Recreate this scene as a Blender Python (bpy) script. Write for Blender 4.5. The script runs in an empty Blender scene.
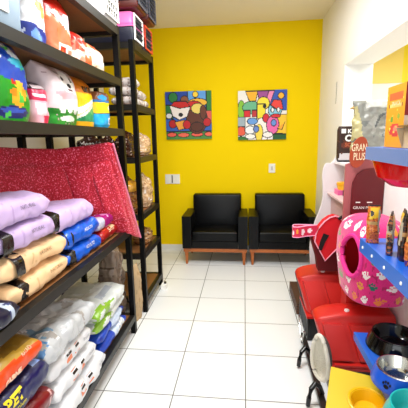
import bpy, bmesh, math, random
import numpy as np
from mathutils import Vector, Matrix, noise
from mathutils.bvhtree import BVHTree

scene = bpy.context.scene
COL = scene.collection
PI = math.pi

# ------------------------------------------------------------------ camera
def cam_matrix(p, yaw, roll, loc):
    cy, sy = math.cos(yaw), math.sin(yaw)
    w = Vector((-sy*math.cos(p), cy*math.cos(p), -math.sin(p)))
    r = Vector((cy, sy, 0)); u = r.cross(w)
    r2 = r*math.cos(roll) + u*math.sin(roll)
    u2 = -r*math.sin(roll) + u*math.cos(roll)
    m = Matrix(((r2.x, u2.x, -w.x, loc[0]), (r2.y, u2.y, -w.y, loc[1]), (r2.z, u2.z, -w.z, loc[2]), (0, 0, 0, 1)))
    return m
cd = bpy.data.cameras.new('camera'); cam = bpy.data.objects.new('camera', cd); COL.objects.link(cam)
cd.sensor_width = 36; cd.sensor_fit = 'AUTO'; cd.lens = 346/408*36; cd.clip_start = .05
cam.matrix_world = cam_matrix(math.radians(10.69), math.radians(6.72), math.radians(-1.17), (0, 0, 1.567))
scene.camera = cam

# ------------------------------------------------------------------ light and exposure
vs = scene.view_settings
vs.view_transform = 'Standard'; vs.look = 'None'; vs.gamma = 1; vs.use_curve_mapping = False
vs.exposure = -0.08
world = bpy.data.worlds.new('sky'); scene.world = world; world.use_nodes = True
bg = world.node_tree.nodes['Background']
bg.inputs[0].default_value = (.86, .93, 1, 1); bg.inputs[1].default_value = 1.0
def area(name, loc, direction, sx, sy, power, color=(1, 1, 1)):
    l = bpy.data.lights.new(name, 'AREA'); l.shape = 'RECTANGLE'; l.size = sx; l.size_y = sy; l.energy = power; l.color = color
    o = bpy.data.objects.new(name, l); COL.objects.link(o); o.location = loc
    o.rotation_euler = Vector(direction).to_track_quat('-Z', 'Y').to_euler(); return o
area('ceiling_light', (-.3, 1.9, 2.93), (0, 0, -1), 1.2, .35, 76, (.965, .985, 1))
area('ceiling_light', (-.1, 3.3, 2.93), (0, 0, -1), 1.0, .25, 16, (.97, .985, 1))
area('shopfront_daylight', (.0, -1.55, 1.6), (0, 1, -.05), 2.4, 2.2, 45, (.93, .97, 1))
area('next_room_light', (2.2, 3.2, 2.7), (0, 0, -1), 1.6, 2.5, 75, (1, .99, .96))

# ------------------------------------------------------------------ colour and materials
def lin(c):
    return c/12.92 if c <= .04045 else ((c+.055)/1.055)**2.4
def rgb(r, g, b):
    return (lin(r/255)**1.22, lin(g/255)**1.22, lin(b/255)**1.22, 1)
MATS = {}
def mat(name, col, rough=.5, metal=0, spec=.5, bump=0, bscale=40, var=0, trans=0, alpha=1, coat=0):
    if name in MATS: return MATS[name]
    m = bpy.data.materials.new(name); m.use_nodes = True
    nt = m.node_tree; b = nt.nodes['Principled BSDF']
    b.inputs['Base Color'].default_value = col; b.inputs['Roughness'].default_value = rough
    b.inputs['Metallic'].default_value = metal; b.inputs['Specular IOR Level'].default_value = spec
    b.inputs['Transmission Weight'].default_value = trans; b.inputs['Alpha'].default_value = alpha
    b.inputs['Coat Weight'].default_value = coat
    tc = nt.nodes.new('ShaderNodeTexCoord'); n = nt.nodes.new('ShaderNodeTexNoise'); n.inputs['Scale'].default_value = bscale
    nt.links.new(tc.outputs['Object'], n.inputs['Vector'])
    if bump:
        bn = nt.nodes.new('ShaderNodeBump'); bn.inputs['Strength'].default_value = bump; bn.inputs['Distance'].default_value = .01
        nt.links.new(n.outputs['Fac'], bn.inputs['Height']); nt.links.new(bn.outputs['Normal'], b.inputs['Normal'])
    if var:
        mx = nt.nodes.new('ShaderNodeMix'); mx.data_type = 'RGBA'
        mx.inputs[6].default_value = tuple(x*(1-var) for x in col[:3])+(1,); mx.inputs[7].default_value = tuple(min(1, x*(1+var)) for x in col[:3])+(1,)
        nt.links.new(n.outputs['Fac'], mx.inputs[0]); nt.links.new(mx.outputs[2], b.inputs['Base Color'])
    MATS[name] = m; return m
def print_mat(name, rough=.35, bump=.15, bscale=25, coat=0, trans=0, sheen=0):
    """printed film or cloth: the print is the object's own colour layer"""
    if name in MATS: return MATS[name]
    m = mat(name, (1, 1, 1, 1), rough, bump=bump, bscale=bscale, coat=coat, trans=trans)
    nt = m.node_tree; a = nt.nodes.new('ShaderNodeAttribute'); a.attribute_name = 'Print'
    nt.links.new(a.outputs['Color'], nt.nodes['Principled BSDF'].inputs['Base Color'])
    nt.nodes['Principled BSDF'].inputs['Sheen Weight'].default_value = sheen
    return m
M_FILM = print_mat('printed film', .3, .25, 18)
M_MATTE = print_mat('printed paper', .6, .12, 30)
M_CLEAR = print_mat('clear film over contents', .18, .5, 30)
M_CLOTH = print_mat('printed cloth', .85, .3, 120, sheen=.3)
M_CANVAS = print_mat('painted canvas', .6, .1, 200)
M_STEEL = mat('black painted steel', rgb(12, 11, 10), .45, spec=.18, var=.15)
M_LIP = mat('black steel with lit brown tone', rgb(34, 30, 24), .45, spec=.4, var=.12)  # black paint; brown tone from the ceiling light is put into its colour
M_MDF = mat('brown fibreboard', rgb(150, 105, 60), .6, var=.2, bscale=60)
M_WHITE = mat('white paint', rgb(250, 248, 242), .6, bump=.03, bscale=80)
M_BLACKLEATHER = mat('black leatherette', rgb(9, 9, 11), .36, spec=.2, bump=.12, bscale=90)
M_WOOD = mat('warm brown wood', rgb(184, 112, 56), .4, var=.25, bscale=25)
M_PLASTIC_RED = mat('red plastic', rgb(208, 52, 44), .38, var=.06, bscale=6)
M_BLACKPLASTIC = mat('black plastic', rgb(20, 20, 22), .3)
M_CHROME = mat('polished steel', rgb(210, 210, 205), .15, metal=1)
M_INK = mat('grey ink', rgb(140, 126, 146), .6)
def flat(name, r, g, b, rough=.45, **k): return mat(name, rgb(r, g, b), rough, **k)

# ------------------------------------------------------------------ object helpers
def tag(o, label, cat, group=None):
    o['label'] = label; o['category'] = cat
    if group: o['group'] = group
    return o
def link(name, me, m, parent=None, smooth=None):
    o = bpy.data.objects.new(name, me); COL.objects.link(o)
    if m is not None: me.materials.append(m)
    if parent: o.parent = parent
    if smooth:
        for p in me.polygons: p.use_smooth = True
    return o
def empty(name, loc, rz=0):
    o = bpy.data.objects.new(name, None); COL.objects.link(o); o.location = loc; o.rotation_euler = (0, 0, rz)
    o.empty_display_size = .05; return o
def structure(o): o['kind'] = 'structure'; return o
def bm_obj(name, bm, m, parent=None, smooth=False, bevel=0, seg=2, angle=40):
    if bevel:
        ed = [e for e in bm.edges if len(e.link_faces) == 2 and e.calc_face_angle(0) > math.radians(angle)]
        bmesh.ops.bevel(bm, geom=ed, offset=bevel, segments=seg, affect='EDGES', profile=.5)
    bmesh.ops.recalc_face_normals(bm, faces=bm.faces)
    me = bpy.data.meshes.new(name); bm.to_mesh(me); bm.free()
    o = link(name, me, m, parent, smooth)
    if smooth or bevel:
        for p in me.polygons: p.use_smooth = True
        me.set_sharp_from_angle(angle=math.radians(35))
    return o
def box_bm(x0, y0, z0, x1, y1, z1, bm=None):
    bm = bm or bmesh.new()
    vs_ = [bm.verts.new(c) for c in ((x0,y0,z0),(x1,y0,z0),(x1,y1,z0),(x0,y1,z0),(x0,y0,z1),(x1,y0,z1),(x1,y1,z1),(x0,y1,z1))]
    for f in ((0,3,2,1),(4,5,6,7),(0,1,5,4),(1,2,6,5),(2,3,7,6),(3,0,4,7)): bm.faces.new([vs_[i] for i in f])
    return bm
def box(name, x0, y0, z0, x1, y1, z1, m, parent=None, bevel=0, seg=2):
    return bm_obj(name, box_bm(x0, y0, z0, x1, y1, z1), m, parent, bevel=bevel, seg=seg)
def prism(name, pts, axis, a0, a1, m, parent=None, bevel=0, seg=2):
    """closed outline pts extruded along an axis from a0 to a1"""
    bm = bmesh.new()
    def P(p, a): return {0: (a, p[0], p[1]), 1: (p[0], a, p[1]), 2: (p[0], p[1], a)}[axis]
    A = [bm.verts.new(P(p, a0)) for p in pts]; B = [bm.verts.new(P(p, a1)) for p in pts]
    bm.faces.new(A); bm.faces.new(B[::-1]); n = len(pts)
    for i in range(n): bm.faces.new((A[i], A[(i+1) % n], B[(i+1) % n], B[i]))
    return bm_obj(name, bm, m, parent, bevel=bevel, seg=seg)
def tube(name, pts, r, m, parent=None, n=8, closed=False, squash=1):
    bm = bmesh.new(); P = [Vector(p) for p in pts]; k = len(P); rings = []
    for i, p in enumerate(P):
        a = P[(i-1) % k] if (closed or i) else p; b = P[(i+1) % k] if (closed or i < k-1) else p
        t = (b-a).normalized(); up = Vector((0, 0, 1)) if abs(t.z) < .9 else Vector((1, 0, 0))
        s = t.cross(up).normalized(); u = s.cross(t)
        rr = r[i] if isinstance(r, (list, tuple)) else r
        rings.append([bm.verts.new(p+s*math.cos(2*PI*j/n)*rr+u*math.sin(2*PI*j/n)*rr*squash) for j in range(n)])
    for i in range(k if closed else k-1):
        A, B = rings[i], rings[(i+1) % k]
        for j in range(n): bm.faces.new((A[j], A[(j+1) % n], B[(j+1) % n], B[j]))
    if not closed: bm.faces.new(rings[0][::-1]); bm.faces.new(rings[-1])
    return bm_obj(name, bm, m, parent, smooth=True)
def lathe(name, prof, m, parent=None, n=40, loc=(0, 0, 0), sx=1, sy=1, mtx=None):
    bm = bmesh.new(); rings = []
    for r, z in prof:
        if r < 1e-5: rings.append([bm.verts.new((loc[0], loc[1], loc[2]+z))])
        else: rings.append([bm.verts.new((loc[0]+r*sx*math.cos(2*PI*j/n), loc[1]+r*sy*math.sin(2*PI*j/n), loc[2]+z)) for j in range(n)])
    for A, B in zip(rings, rings[1:]):
        for j in range(n):
            a, b = A[j % len(A)], A[(j+1) % len(A)]; c, d = B[(j+1) % len(B)], B[j % len(B)]
            q = [a] + ([b] if b is not a else []) + [c] + ([d] if d is not c else [])
            if len(q) > 2: bm.faces.new(q)
    if mtx is not None: bmesh.ops.transform(bm, matrix=mtx, verts=bm.verts)
    return bm_obj(name, bm, m, parent, smooth=True)
def set_print(me, cols):
    """one printed colour per face"""
    at = me.color_attributes.new('Print', 'FLOAT_COLOR', 'CORNER')
    tot = np.zeros(len(me.polygons), dtype=np.int32); me.polygons.foreach_get('loop_total', tot)
    at.data.foreach_set('color', np.repeat(np.array(cols, dtype=np.float32), tot, axis=0).ravel())

# ---- printed designs: shapes in (a, v), a across 0..1, v up 0..1
def hit(s, a, v):
    k = s[0]
    if k == 'r': return s[1] <= a <= s[3] and s[2] <= v <= s[4]
    if k == 'e': return ((a-s[1])/s[3])**2+((v-s[2])/s[4])**2 <= 1
    if k == 'p':
        P = s[1]; c = False; j = len(P)-1
        for i in range(len(P)):
            if (P[i][1] > v) != (P[j][1] > v) and a < (P[j][0]-P[i][0])*(v-P[i][1])/(P[j][1]-P[i][1])+P[i][0]: c = not c
            j = i
        return c
    if k == 'n': return noise.noise(Vector((a*s[1]+s[3], v*s[2], s[3]))) > s[4]      # irregular flecks
def design(base, shapes):
    base = rgb(*base); S = [(s[:-1], rgb(*s[-1])) for s in shapes]
    def f(a, v):
        c = base
        for s, k in S:
            if hit(s, a, v): c = k
        return c
    return f

def se(c, n): return math.copysign(abs(c)**(2/n), c)
def sack_section(h, w, d, style, n, pinch):
    """returns half width, half depth, depth offset for level v"""
    def f(v):
        t = abs(2*v-1)
        if style == 'pillow':
            e = max(0, 1-t**8)**.45
            return w/2*(1-.06*t**8), max(d/2*e, pinch), 0
        if style == 'pouch':                       # stands on its base, sealed flat at the top
            e = (.86+.14*min(1, v/.25)) if v < .5 else max(0, 1-((v-.5)/.5)**2.6)**.7
            return w/2*(.97+.03*math.sin(PI*min(1, v*1.5))), max(d/2*e, pinch), 0
        if style == 'gather':                      # clear bag tied above its contents
            e = 1 if v < .6 else max(.12, 1-((v-.6)/.4)**1.5*.9)
            b = .8+.2*min(1, v/.15)
            return w/2*e*b, d/2*e*b, 0
        b = .9+.1*min(1, v/.1, (1-v)/.1)           # block bag
        return w/2*b, d/2*b, 0
    return f
def ring_points(w, d, n, nu):
    """evenly spaced unit cross-section points (x, y) in -1..1"""
    D = 720; P = [(se(math.cos(2*PI*k/D), n), se(math.sin(2*PI*k/D), n)) for k in range(D+1)]
    L = [0]
    for a, b in zip(P, P[1:]): L.append(L[-1]+math.hypot((b[0]-a[0])*d/2, (b[1]-a[1])*w/2))
    out = []; k = 0
    for j in range(nu):
        t_ = L[-1]*(j+.5)/nu
        while L[k+1] < t_: k += 1
        f = (t_-L[k])/max(1e-9, L[k+1]-L[k]); out.append((P[k][0]*(1-f)+P[k+1][0]*f, P[k][1]*(1-f)+P[k+1][1]*f))
    return out
def sack(name, w, h, d, paint, m=None, style='pouch', n=3.2, nu=84, nv=48, wr=.006, seed=0, pinch=.004, parent=None, back=None, ws=9):
    sec = sack_section(h, w, d, style, n, pinch); verts = []; faces = []; cols = []
    RP = ring_points(w, d, n, nu)
    for i in range(nv+1):
        v = i/nv; hw, hd, off = sec(v)
        fade = min(1, hd/(d*.3))
        for cx_, cy_ in RP:
            x = cx_*hd; y = cy_*hw
            q = noise.noise(Vector((x*ws+seed*7.3, y*ws, v*h*ws)))*wr*2*fade+noise.noise(Vector((x*ws*3+seed, y*ws*3, v*h*ws*3)))*wr*.8*fade
            k = 1+q/max(hd, .02); k2 = 1+q/max(hw, .02)
            verts.append((x*k, y*k2, v*h+q*.5*(1 if 0 < i < nv else 0)))
    for i in range(nv):
        for j in range(nu):
            k = (j+1) % nu; faces.append((i*nu+j, i*nu+k, (i+1)*nu+k, (i+1)*nu+j))
            x = (verts[i*nu+j][0]+verts[i*nu+k][0])/2; y = (verts[i*nu+j][1]+verts[i*nu+k][1])/2
            cols.append((paint if (x > 0 or back is None) else back)(min(1, max(0, y/w+.5)), (i+.5)/nv))
    faces.append(tuple(range(nu))[::-1]); cols.append(paint(.5, 0)); faces.append(tuple(nv*nu+j for j in range(nu))); cols.append(paint(.5, 1))
    me = bpy.data.meshes.new(name); me.from_pydata(verts, [], faces); set_print(me, cols)
    return link(name, me, m or M_FILM, parent, smooth=True)
LIE = Matrix(((0, 1, 0, 0), (0, 0, 1, 0), (1, 0, 0, 0), (0, 0, 0, 1)))   # front up, long axis along the shelf, +y side to the aisle
def lay(o, x, y, z, d, tilt=0, rz=0, roll=0):
    """lay a pillow sack flat: its middle at x, its near end at y, underside at z"""
    o.matrix_world = Matrix.Translation((x, y, z+d/2)) @ Matrix.Rotation(rz, 4, 'Z') @ Matrix.Rotation(tilt, 4, 'X') @ Matrix.Rotation(roll, 4, 'Y') @ LIE
    return o
def stand(o, x, y, z, rz=0, lean=0, side=0):
    o.matrix_world = Matrix.Translation((x, y, z)) @ Matrix.Rotation(rz, 4, 'Z') @ Matrix.Rotation(lean, 4, 'Y') @ Matrix.Rotation(side, 4, 'X'); return o
_tc = {}
def text_mesh(s, h, bold=0):
    k = (s, h, bold)
    cu = bpy.data.curves.new('t', 'FONT'); cu.body = s; cu.size = h*1.38; cu.align_x = 'CENTER'; cu.align_y = 'CENTER'; cu.resolution_u = 3; cu.offset = bold
    o = bpy.data.objects.new('t', cu); COL.objects.link(o)
    dg = bpy.context.evaluated_depsgraph_get()
    me = bpy.data.meshes.new_from_object(o.evaluated_get(dg)); bpy.data.objects.remove(o); bpy.data.curves.remove(cu)
    return me
def lettering(host, s, h, origin, direction, up, m, name='lettering', bold=0, sx=1, ang=0, label=None):
    """printed words laid on the surface of host (host's own coordinates)"""
    me = text_mesh(s, h, bold); bm = bmesh.new(); bm.from_mesh(me); bpy.data.meshes.remove(me)
    hm = host.data; tree = BVHTree.FromPolygons([v.co for v in hm.vertices], [tuple(p.vertices) for p in hm.polygons])
    d = Vector(direction).normalized(); u = Vector(up); u = (u-d*u.dot(d)).normalized(); r = d.cross(u); o = Vector(origin)
    ca, sa = math.cos(ang), math.sin(ang)
    for v in bm.verts:
        x, y = v.co.x*sx, v.co.y; x, y = x*ca-y*sa, x*sa+y*ca
        p = o+r*x+u*y; q = tree.ray_cast(p-d*.5, d)
        v.co = (q[0] if q[0] is not None else p)-d*.0025
    me = bpy.data.meshes.new(name); bm.to_mesh(me); bm.free()
    ob = link(name, me, m, host)
    if label: ob['label'] = label
    return ob
def strap(host, w, h, d, v0, v1, m, style='pillow', n=2.8, pinch=.004, name='strap', grow=.004, nu=40, seed=0):
    sec = sack_section(h, w, d, style, n, pinch); verts = []; faces = []; K = 5
    for i in range(K+1):
        v = v0+(v1-v0)*i/K; hw, hd, _ = sec(v)
        for j in range(nu):
            t = 2*PI*j/nu; q = noise.noise(Vector((t*2+seed, i*.5, seed)))*.006
            g = grow+q*.6
            verts.append((se(math.cos(t), n)*(hd+g), se(math.sin(t), n)*(hw+g), v*h+q*2.5))
    for i in range(K):
        for j in range(nu):
            k = (j+1) % nu; faces.append((i*nu+j, i*nu+k, (i+1)*nu+k, (i+1)*nu+j))
    me = bpy.data.meshes.new(name); me.from_pydata(verts, [], faces)
    return link(name, me, m, host, smooth=True)
def copy_tree(o, parent=None):
    c = o.copy(); COL.objects.link(c)
    if parent: c.parent = parent
    for ch in list(o.children): copy_tree(ch, c)
    return c

# ================================================================== ROOM
YB, XR, XL, ZC = 4.73, .96, -1.9, 2.982
def tile_mat():
    m = bpy.data.materials.new('white floor tiles'); m.use_nodes = True; nt = m.node_tree; b = nt.nodes['Principled BSDF']
    tc = nt.nodes.new('ShaderNodeTexCoord'); mp = nt.nodes.new('ShaderNodeMapping'); mp.inputs['Location'].default_value = (4.5-.011, 4.5-1.861, 0)
    br = nt.nodes.new('ShaderNodeTexBrick'); br.offset = 0; br.squash = 1
    for k, v in (('Scale', 1), ('Brick Width', .45), ('Row Height', .45), ('Mortar Size', .0035), ('Mortar Smooth', .2), ('Bias', 0)): br.inputs[k].default_value = v
    br.inputs['Color1'].default_value = rgb(240, 241, 240); br.inputs['Color2'].default_value = rgb(236, 238, 238); br.inputs['Mortar'].default_value = rgb(120, 118, 112)
    nt.links.new(tc.outputs['Object'], mp.inputs['Vector']); nt.links.new(mp.outputs[0], br.inputs['Vector']); nt.links.new(br.outputs['Color'], b.inputs['Base Color'])
    b.inputs['Roughness'].default_value = .28
    return m
M_YELLOW = mat('yellow wall paint', rgb(246, 217, 0), .75, spec=.12, bump=.02, bscale=60)
M_CEIL = mat('ceiling paint', rgb(243, 236, 216), .8)
structure(box('floor', XL, -2, -.1, XR+.26, YB, 0, tile_mat()))
structure(box('ceiling', XL, -2, ZC, XR+.26, YB, ZC+.1, M_CEIL))
structure(box('wall_back', XL, YB, 0, XR+.26, YB+.12, ZC, M_YELLOW))
structure(box('wall_left', XL-.1, -2, 0, XL, YB, ZC, M_WHITE))
# right wall with the wide pass-through
Y0O, Y1O, Z0O, Z1O = .3, 3.64, 1.44, 2.235
wr_ = bmesh.new()
for a in ((XR, -2, 0, XR+.26, YB, Z0O), (XR, -2, Z1O, XR+.26, YB, ZC), (XR, Y1O, Z0O, XR+.26, YB, Z1O), (XR, -2, Z0O, XR+.26, Y0O, Z1O)): box_bm(*a, bm=wr_)
structure(bm_obj('wall_right', wr_, M_WHITE))
structure(box('baseboard_back', XL, YB-.012, 0, XR, YB, .075, mat('white skirting tile', rgb(236, 234, 226), .35)))
structure(box('baseboard_right', XR-.012, -2, 0, XR, YB-.012, .075, MATS['white skirting tile']))
# the next room seen through the opening
structure(box('floor', XR+.26, -2, -.1, 4.2, 5.5, 0, flat('pale floor', 225, 222, 215)))
structure(box('ceiling', XR+.26, -2, 3.0, 4.2, 5.5, 3.1, M_CEIL))
structure(box('wall_far', XR+.26, 5.5, 0, 4.2, 5.6, 3.0, M_WHITE))
structure(box('trim_1', XR+.27, 5.485, 2.30, 2.24, 5.5, 3.0, flat('washed out yellow paint', 250, 225, 130)))  # yellow band; paleness from overexposure is put into its colour
structure(box('trim_2', 2.24, 5.485, 2.30, 4.2, 5.5, 3.0, flat('strong yellow paint', 250, 225, 40)))
structure(box('wall_outer', 4.2, -2, 0, 4.3, 5.5, 3.0, M_WHITE))

# ================================================================== BACK WALL: pictures, socket, switch
def picture(x0, x1, z0, z1, fn, label, name):
    t = empty(name, ((x0+x1)/2, YB, z0)); tag(t, label, 'painting', 'small bright canvases on the yellow wall')
    w, h, d = x1-x0, z1-z0, .03
    box('canvas', -w/2, -d, 0, w/2, 0, h, flat('canvas edge', 60, 45, 40), t)
    N = 84; V = []; F = []; C_ = []
    for i in range(N+1):
        for j in range(N+1): V.append((-w/2+w*j/N, -d-.0015, h*i/N))
    for i in range(N):
        for j in range(N):
            a = i*(N+1)+j; F.append((a, a+1, a+N+2, a+N+1)); C_.append(fn((j+.5)/N, (i+.5)/N))
    me = bpy.data.meshes.new('painted_face'); me.from_pydata(V, [], F); set_print(me, C_); link('painted_face', me, M_CANVAS, t)
    return t
K = (24, 20, 22)
def outlined(shapes, g=.016):
    out = []
    for s in shapes:
        if s[0] == 'e': out += [('e', s[1], s[2], s[3]+g, s[4]+g, K), s]
        elif s[0] == 'r': out += [('r', s[1]-g, s[2]-g, s[3]+g, s[4]+g, K), s]
        elif s[0] == 'p':
            cx = sum(p[0] for p in s[1])/len(s[1]); cy = sum(p[1] for p in s[1])/len(s[1])
            out += [('p', [(x+math.copysign(g, x-cx), y+math.copysign(g, y-cy)) for x, y in s[1]], K), s]
        else: out.append(s)
    return out
art_a = design((60, 110, 190), outlined([
    ('r', 0, .72, .48, 1, (40, 84, 170)), ('r', .5, .72, .9, 1, (110, 170, 225)), ('r', .9, .5, 1, 1, (60, 140, 60)), ('r', 0, .45, .15, .72, (50, 130, 70)),
    ('e', .17, .88, .09, .1, (50, 140, 70)), ('e', .66, .93, .055, .055, (250, 215, 70)),
    ('r', 0, 0, 1, .16, (90, 150, 80)), ('e', .12, .1, .1, .04, (235, 110, 90)), ('e', .38, .09, .12, .04, (235, 120, 95)), ('e', .68, .1, .12, .04, (235, 110, 90)), ('e', .93, .1, .08, .04, (235, 120, 95)),
    ('r', .86, .35, 1, .58, (225, 110, 95)), ('e', .68, .42, .22, .3, (112, 62, 36)), ('e', .42, .82, .08, .08, (150, 96, 60)),
    ('e', .7, .76, .2, .08, (240, 190, 60)), ('e', .62, .7, .17, .09, (208, 40, 34)), ('e', .7, .64, .13, .1, (236, 214, 120)), ('e', .82, .56, .06, .14, (120, 66, 40)),
    ('p', [(.1, .7), (.54, .68), (.46, .48), (.3, .42), (.16, .5)], (240, 232, 225)), ('p', [(.13, .72), (.2, .79), (.45, .79), (.53, .69), (.32, .66)], (206, 40, 34)),
    ('e', .33, .52, .035, .028, K), ('e', .15, .33, .08, .08, (190, 30, 36)), ('p', [(.2, .36), (.4, .4), (.42, .24), (.28, .2)], (236, 170, 70)), ('e', .46, .31, .075, .085, (200, 30, 40)), ('e', .9, .35, .075, .08, (200, 36, 44)),
    ('e', .07, .5, .06, .05, (225, 225, 225)), ('e', .68, .26, .13, .09, (104, 56, 34))]))
art_b = design((240, 236, 228), outlined([
    ('r', .66, .6, 1, 1, (60, 100, 190)), ('e', .88, .88, .055, .055, (250, 190, 60)), ('p', [(.16, .98), (.4, .98), (.36, .8), (.24, .8)], (245, 190, 40)), ('p', [(.4, .98), (.64, .98), (.58, .82), (.44, .82)], (170, 90, 160)),
    ('p', [(.64, .98), (.74, .98), (.66, .75), (.58, .78)], (240, 150, 190)), ('e', .07, .6, .07, .2, (150, 200, 60)), ('e', .28, .66, .18, .12, (120, 190, 150)), ('r', .13, .48, .25, .6, (220, 40, 50)), ('r', .3, .48, .42, .6, (200, 60, 60)),
    ('r', 0, .28, .14, .46, (170, 185, 190)), ('e', .06, .18, .1, .09, (235, 110, 80)), ('p', [(.8, .5), (1, .5), (1, .12), (.72, .14)], (245, 205, 60)), ('r', .74, 0, 1, .1, (40, 110, 60)), ('r', 0, 0, .2, .06, (60, 130, 60)),
    ('e', .52, .74, .12, .12, (248, 226, 70)), ('r', .4, .44, .56, .72, (248, 226, 60)), ('e', .5, .2, .16, .24, (246, 240, 232)), ('e', .44, .14, .07, .17, (248, 222, 90)),
    ('e', .3, .38, .1, .06, (120, 170, 225)), ('e', .25, .2, .1, .08, (240, 240, 240)), ('e', .38, .22, .05, .06, (120, 150, 210)), ('e', .58, .44, .06, .08, (215, 40, 60)),
    ('e', .76, .6, .13, .14, (150, 205, 225)), ('p', [(.68, .7), (.74, .8), (.88, .78), (.92, .62), (.8, .62)], (235, 80, 70)), ('e', .72, .3, .12, .18, (235, 120, 180)), ('e', .74, .34, .045, .06, (120, 160, 220)), ('e', .78, .48, .09, .03, (225, 50, 60)),
    ('e', .55, .68, .02, .03, K), ('e', .71, .6, .025, .04, (245, 245, 245)), ('e', .83, .6, .025, .04, (245, 245, 245)), ('p', [(.82, .24), (.96, .34), (.9, .2)], (246, 180, 60)), ('e', .62, .1, .1, .05, (244, 240, 236)), ('e', .26, .07, .1, .045, (246, 242, 236))]))
picture(-1.045, -.43, 1.565, 2.185, art_a, 'square painting with brown animal shape and white face, left one on yellow wall', 'painting')
picture(-.08, .545, 1.54, 2.165, art_b, 'square painting with pale pastel shapes, right one on yellow wall', 'painting')
M_SWITCH = flat('white switch plastic', 240, 238, 228)
t = empty('wall_socket', (-.99, YB, .958)); tag(t, 'white double wall socket plate beside the left armchair', 'socket')
box('cover_plate', -.102, -.012, 0, .102, 0, .13, M_SWITCH, t, bevel=.004); box('divider', -.012, -.016, .012, .004, -.0122, .118, flat('grey slot', 110, 108, 100), t)
box('rocker', -.08, -.016, .025, -.03, -.0122, .105, M_SWITCH, t); box('rocker', .025, -.016, .025, .075, -.0122, .105, M_SWITCH, t)
t = empty('light_switch', (.371, YB, 1.1)); tag(t, 'small white light switch above the right armchair', 'light switch')
box('cover_plate', -.042, -.012, 0, .042, 0, .12, M_SWITCH, t, bevel=.004); box('rocker', -.012, -.018, .035, .012, -.0122, .085, flat('grey rocker', 205, 203, 195), t)

# ================================================================== ARMCHAIRS
def armchair():
    t = empty('armchair', (0, 0, 0)); W, D, A = .815, .56, .115      # front edge at y = 0, back at y = D
    for s in (-1, 1):
        x0, x1 = sorted((s*W/2, s*(W/2-A)))
        box('armrest', x0, 0, .212, x1, D-.05, .625, M_BLACKLEATHER, t, bevel=.018, seg=3)
    box('seat_base', -W/2+A+.004, .01, .212, W/2-A-.004, D-.05, .3, M_BLACKLEATHER, t, bevel=.012)
    bm = box_bm(-W/2+A+.006, -.005, .302, W/2-A-.006, D-.17, .43)
    bmesh.ops.subdivide_edges(bm, edges=bm.edges[:], cuts=6, use_grid_fill=True)
    for v in bm.verts:
        if v.co.z > .4: v.co.z += .018*math.cos(v.co.x/.62*PI)*math.sin(max(0, min(1, (v.co.y+.005)/.4))*PI)
    bm_obj('seat_cushion', bm, M_BLACKLEATHER, t, bevel=.022, seg=3)
    bm = box_bm(-W/2+A-.03, D-.17, .3, W/2-A+.03, D-.02, .83)
    bmesh.ops.subdivide_edges(bm, edges=bm.edges[:], cuts=6, use_grid_fill=True)
    for v in bm.verts:
        if v.co.y < D-.1: v.co.y -= .03*math.cos(v.co.x/.7*PI)*math.sin(max(0, (v.co.z-.3)/.53)*PI)
        v.co.y += (v.co.z-.3)*.1
    bm_obj('backrest', bm, M_BLACKLEATHER, t, bevel=.022, seg=3)
    f = bmesh.new()
    for a in ((-W/2+.01, .015, .165, W/2-.01, .05, .21), (-W/2+.01, D-.1, .165, W/2-.01, D-.065, .21), (-W/2+.01, .05, .165, -W/2+.045, D-.1, .21), (W/2-.045, .05, .165, W/2-.01, D-.1, .21)): box_bm(*a, bm=f)
    bm_obj('wooden_frame', f, M_WOOD, t)
    for sx in (-1, 1):
        for y in (.035, D-.09):
            bm = bmesh.new(); x = sx*(W/2-.045)
            bmesh.ops.create_cone(bm, cap_ends=True, segments=16, radius1=.014, radius2=.026, depth=.165, matrix=Matrix.Translation((x, y, .0825)))
            bm_obj('leg', bm, M_WOOD, t, smooth=True)
    return t
ch = armchair(); ch.location = (-.362, 4.125, 0)
tag(ch, 'black leather armchair on wooden legs below the socket, the left of the two', 'armchair', 'black armchairs by the yellow wall')
c2 = copy_tree(ch); c2.location = (.468, 4.135, 0); c2['label'] = 'black leather armchair on wooden legs below the light switch, nearer the right wall'

# ================================================================== LEFT RACKS
XF, XBK = -.885, -1.5
def rack(ya, yb, levels, label, posts_extra=(), name='shelving_rack', board=M_MDF, ztop=2.36, lip_m=None, h=.05):
    t = empty(name, (0, 0, 0)); tag(t, label, 'shelving rack', 'black steel racks along the left side')
    for x in (XF-.02, XBK+.02):
        for y in (ya+.02, yb-.02): box('post', x-.02, y-.02, 0, x+.02, y+.02, ztop-.001, M_STEEL, t)
    for (x, y) in posts_extra: box('post', x-.02, y-.02, 0, x+.02, y+.02, ztop-.001, M_STEEL, t)
    for z in levels:
        fr = bmesh.new()
        for a in ((XF-.0395, ya+.0405, z-h, XF+.002, yb-.0405, z), (XBK, ya+.0405, z-h, XBK+.04, yb-.0405, z), (XBK+.0405, ya+.0005, z-h, XF-.0405, ya+.04, z), (XBK+.0405, yb-.04, z-h, XF-.0405, yb-.0005, z)): box_bm(*a, bm=fr)
        s = bm_obj('shelf', fr, lip_m or M_LIP, t)
        box('board', XBK+.0405, ya+.0405, z-.022, XF-.0405, yb-.0405, z-.003, board, s)
    return t
rack(.3, 2.56, (.165, .885, 1.65, 2.0, 2.345), 'long black steel rack in front, loaded with pet food bags', posts_extra=((XBK+.02, 2.2),))
rack(2.875, 3.51, (.14, .56, .92, 1.42, 1.86, 2.345), 'short black steel rack standing next to the yellow back wall')

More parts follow.
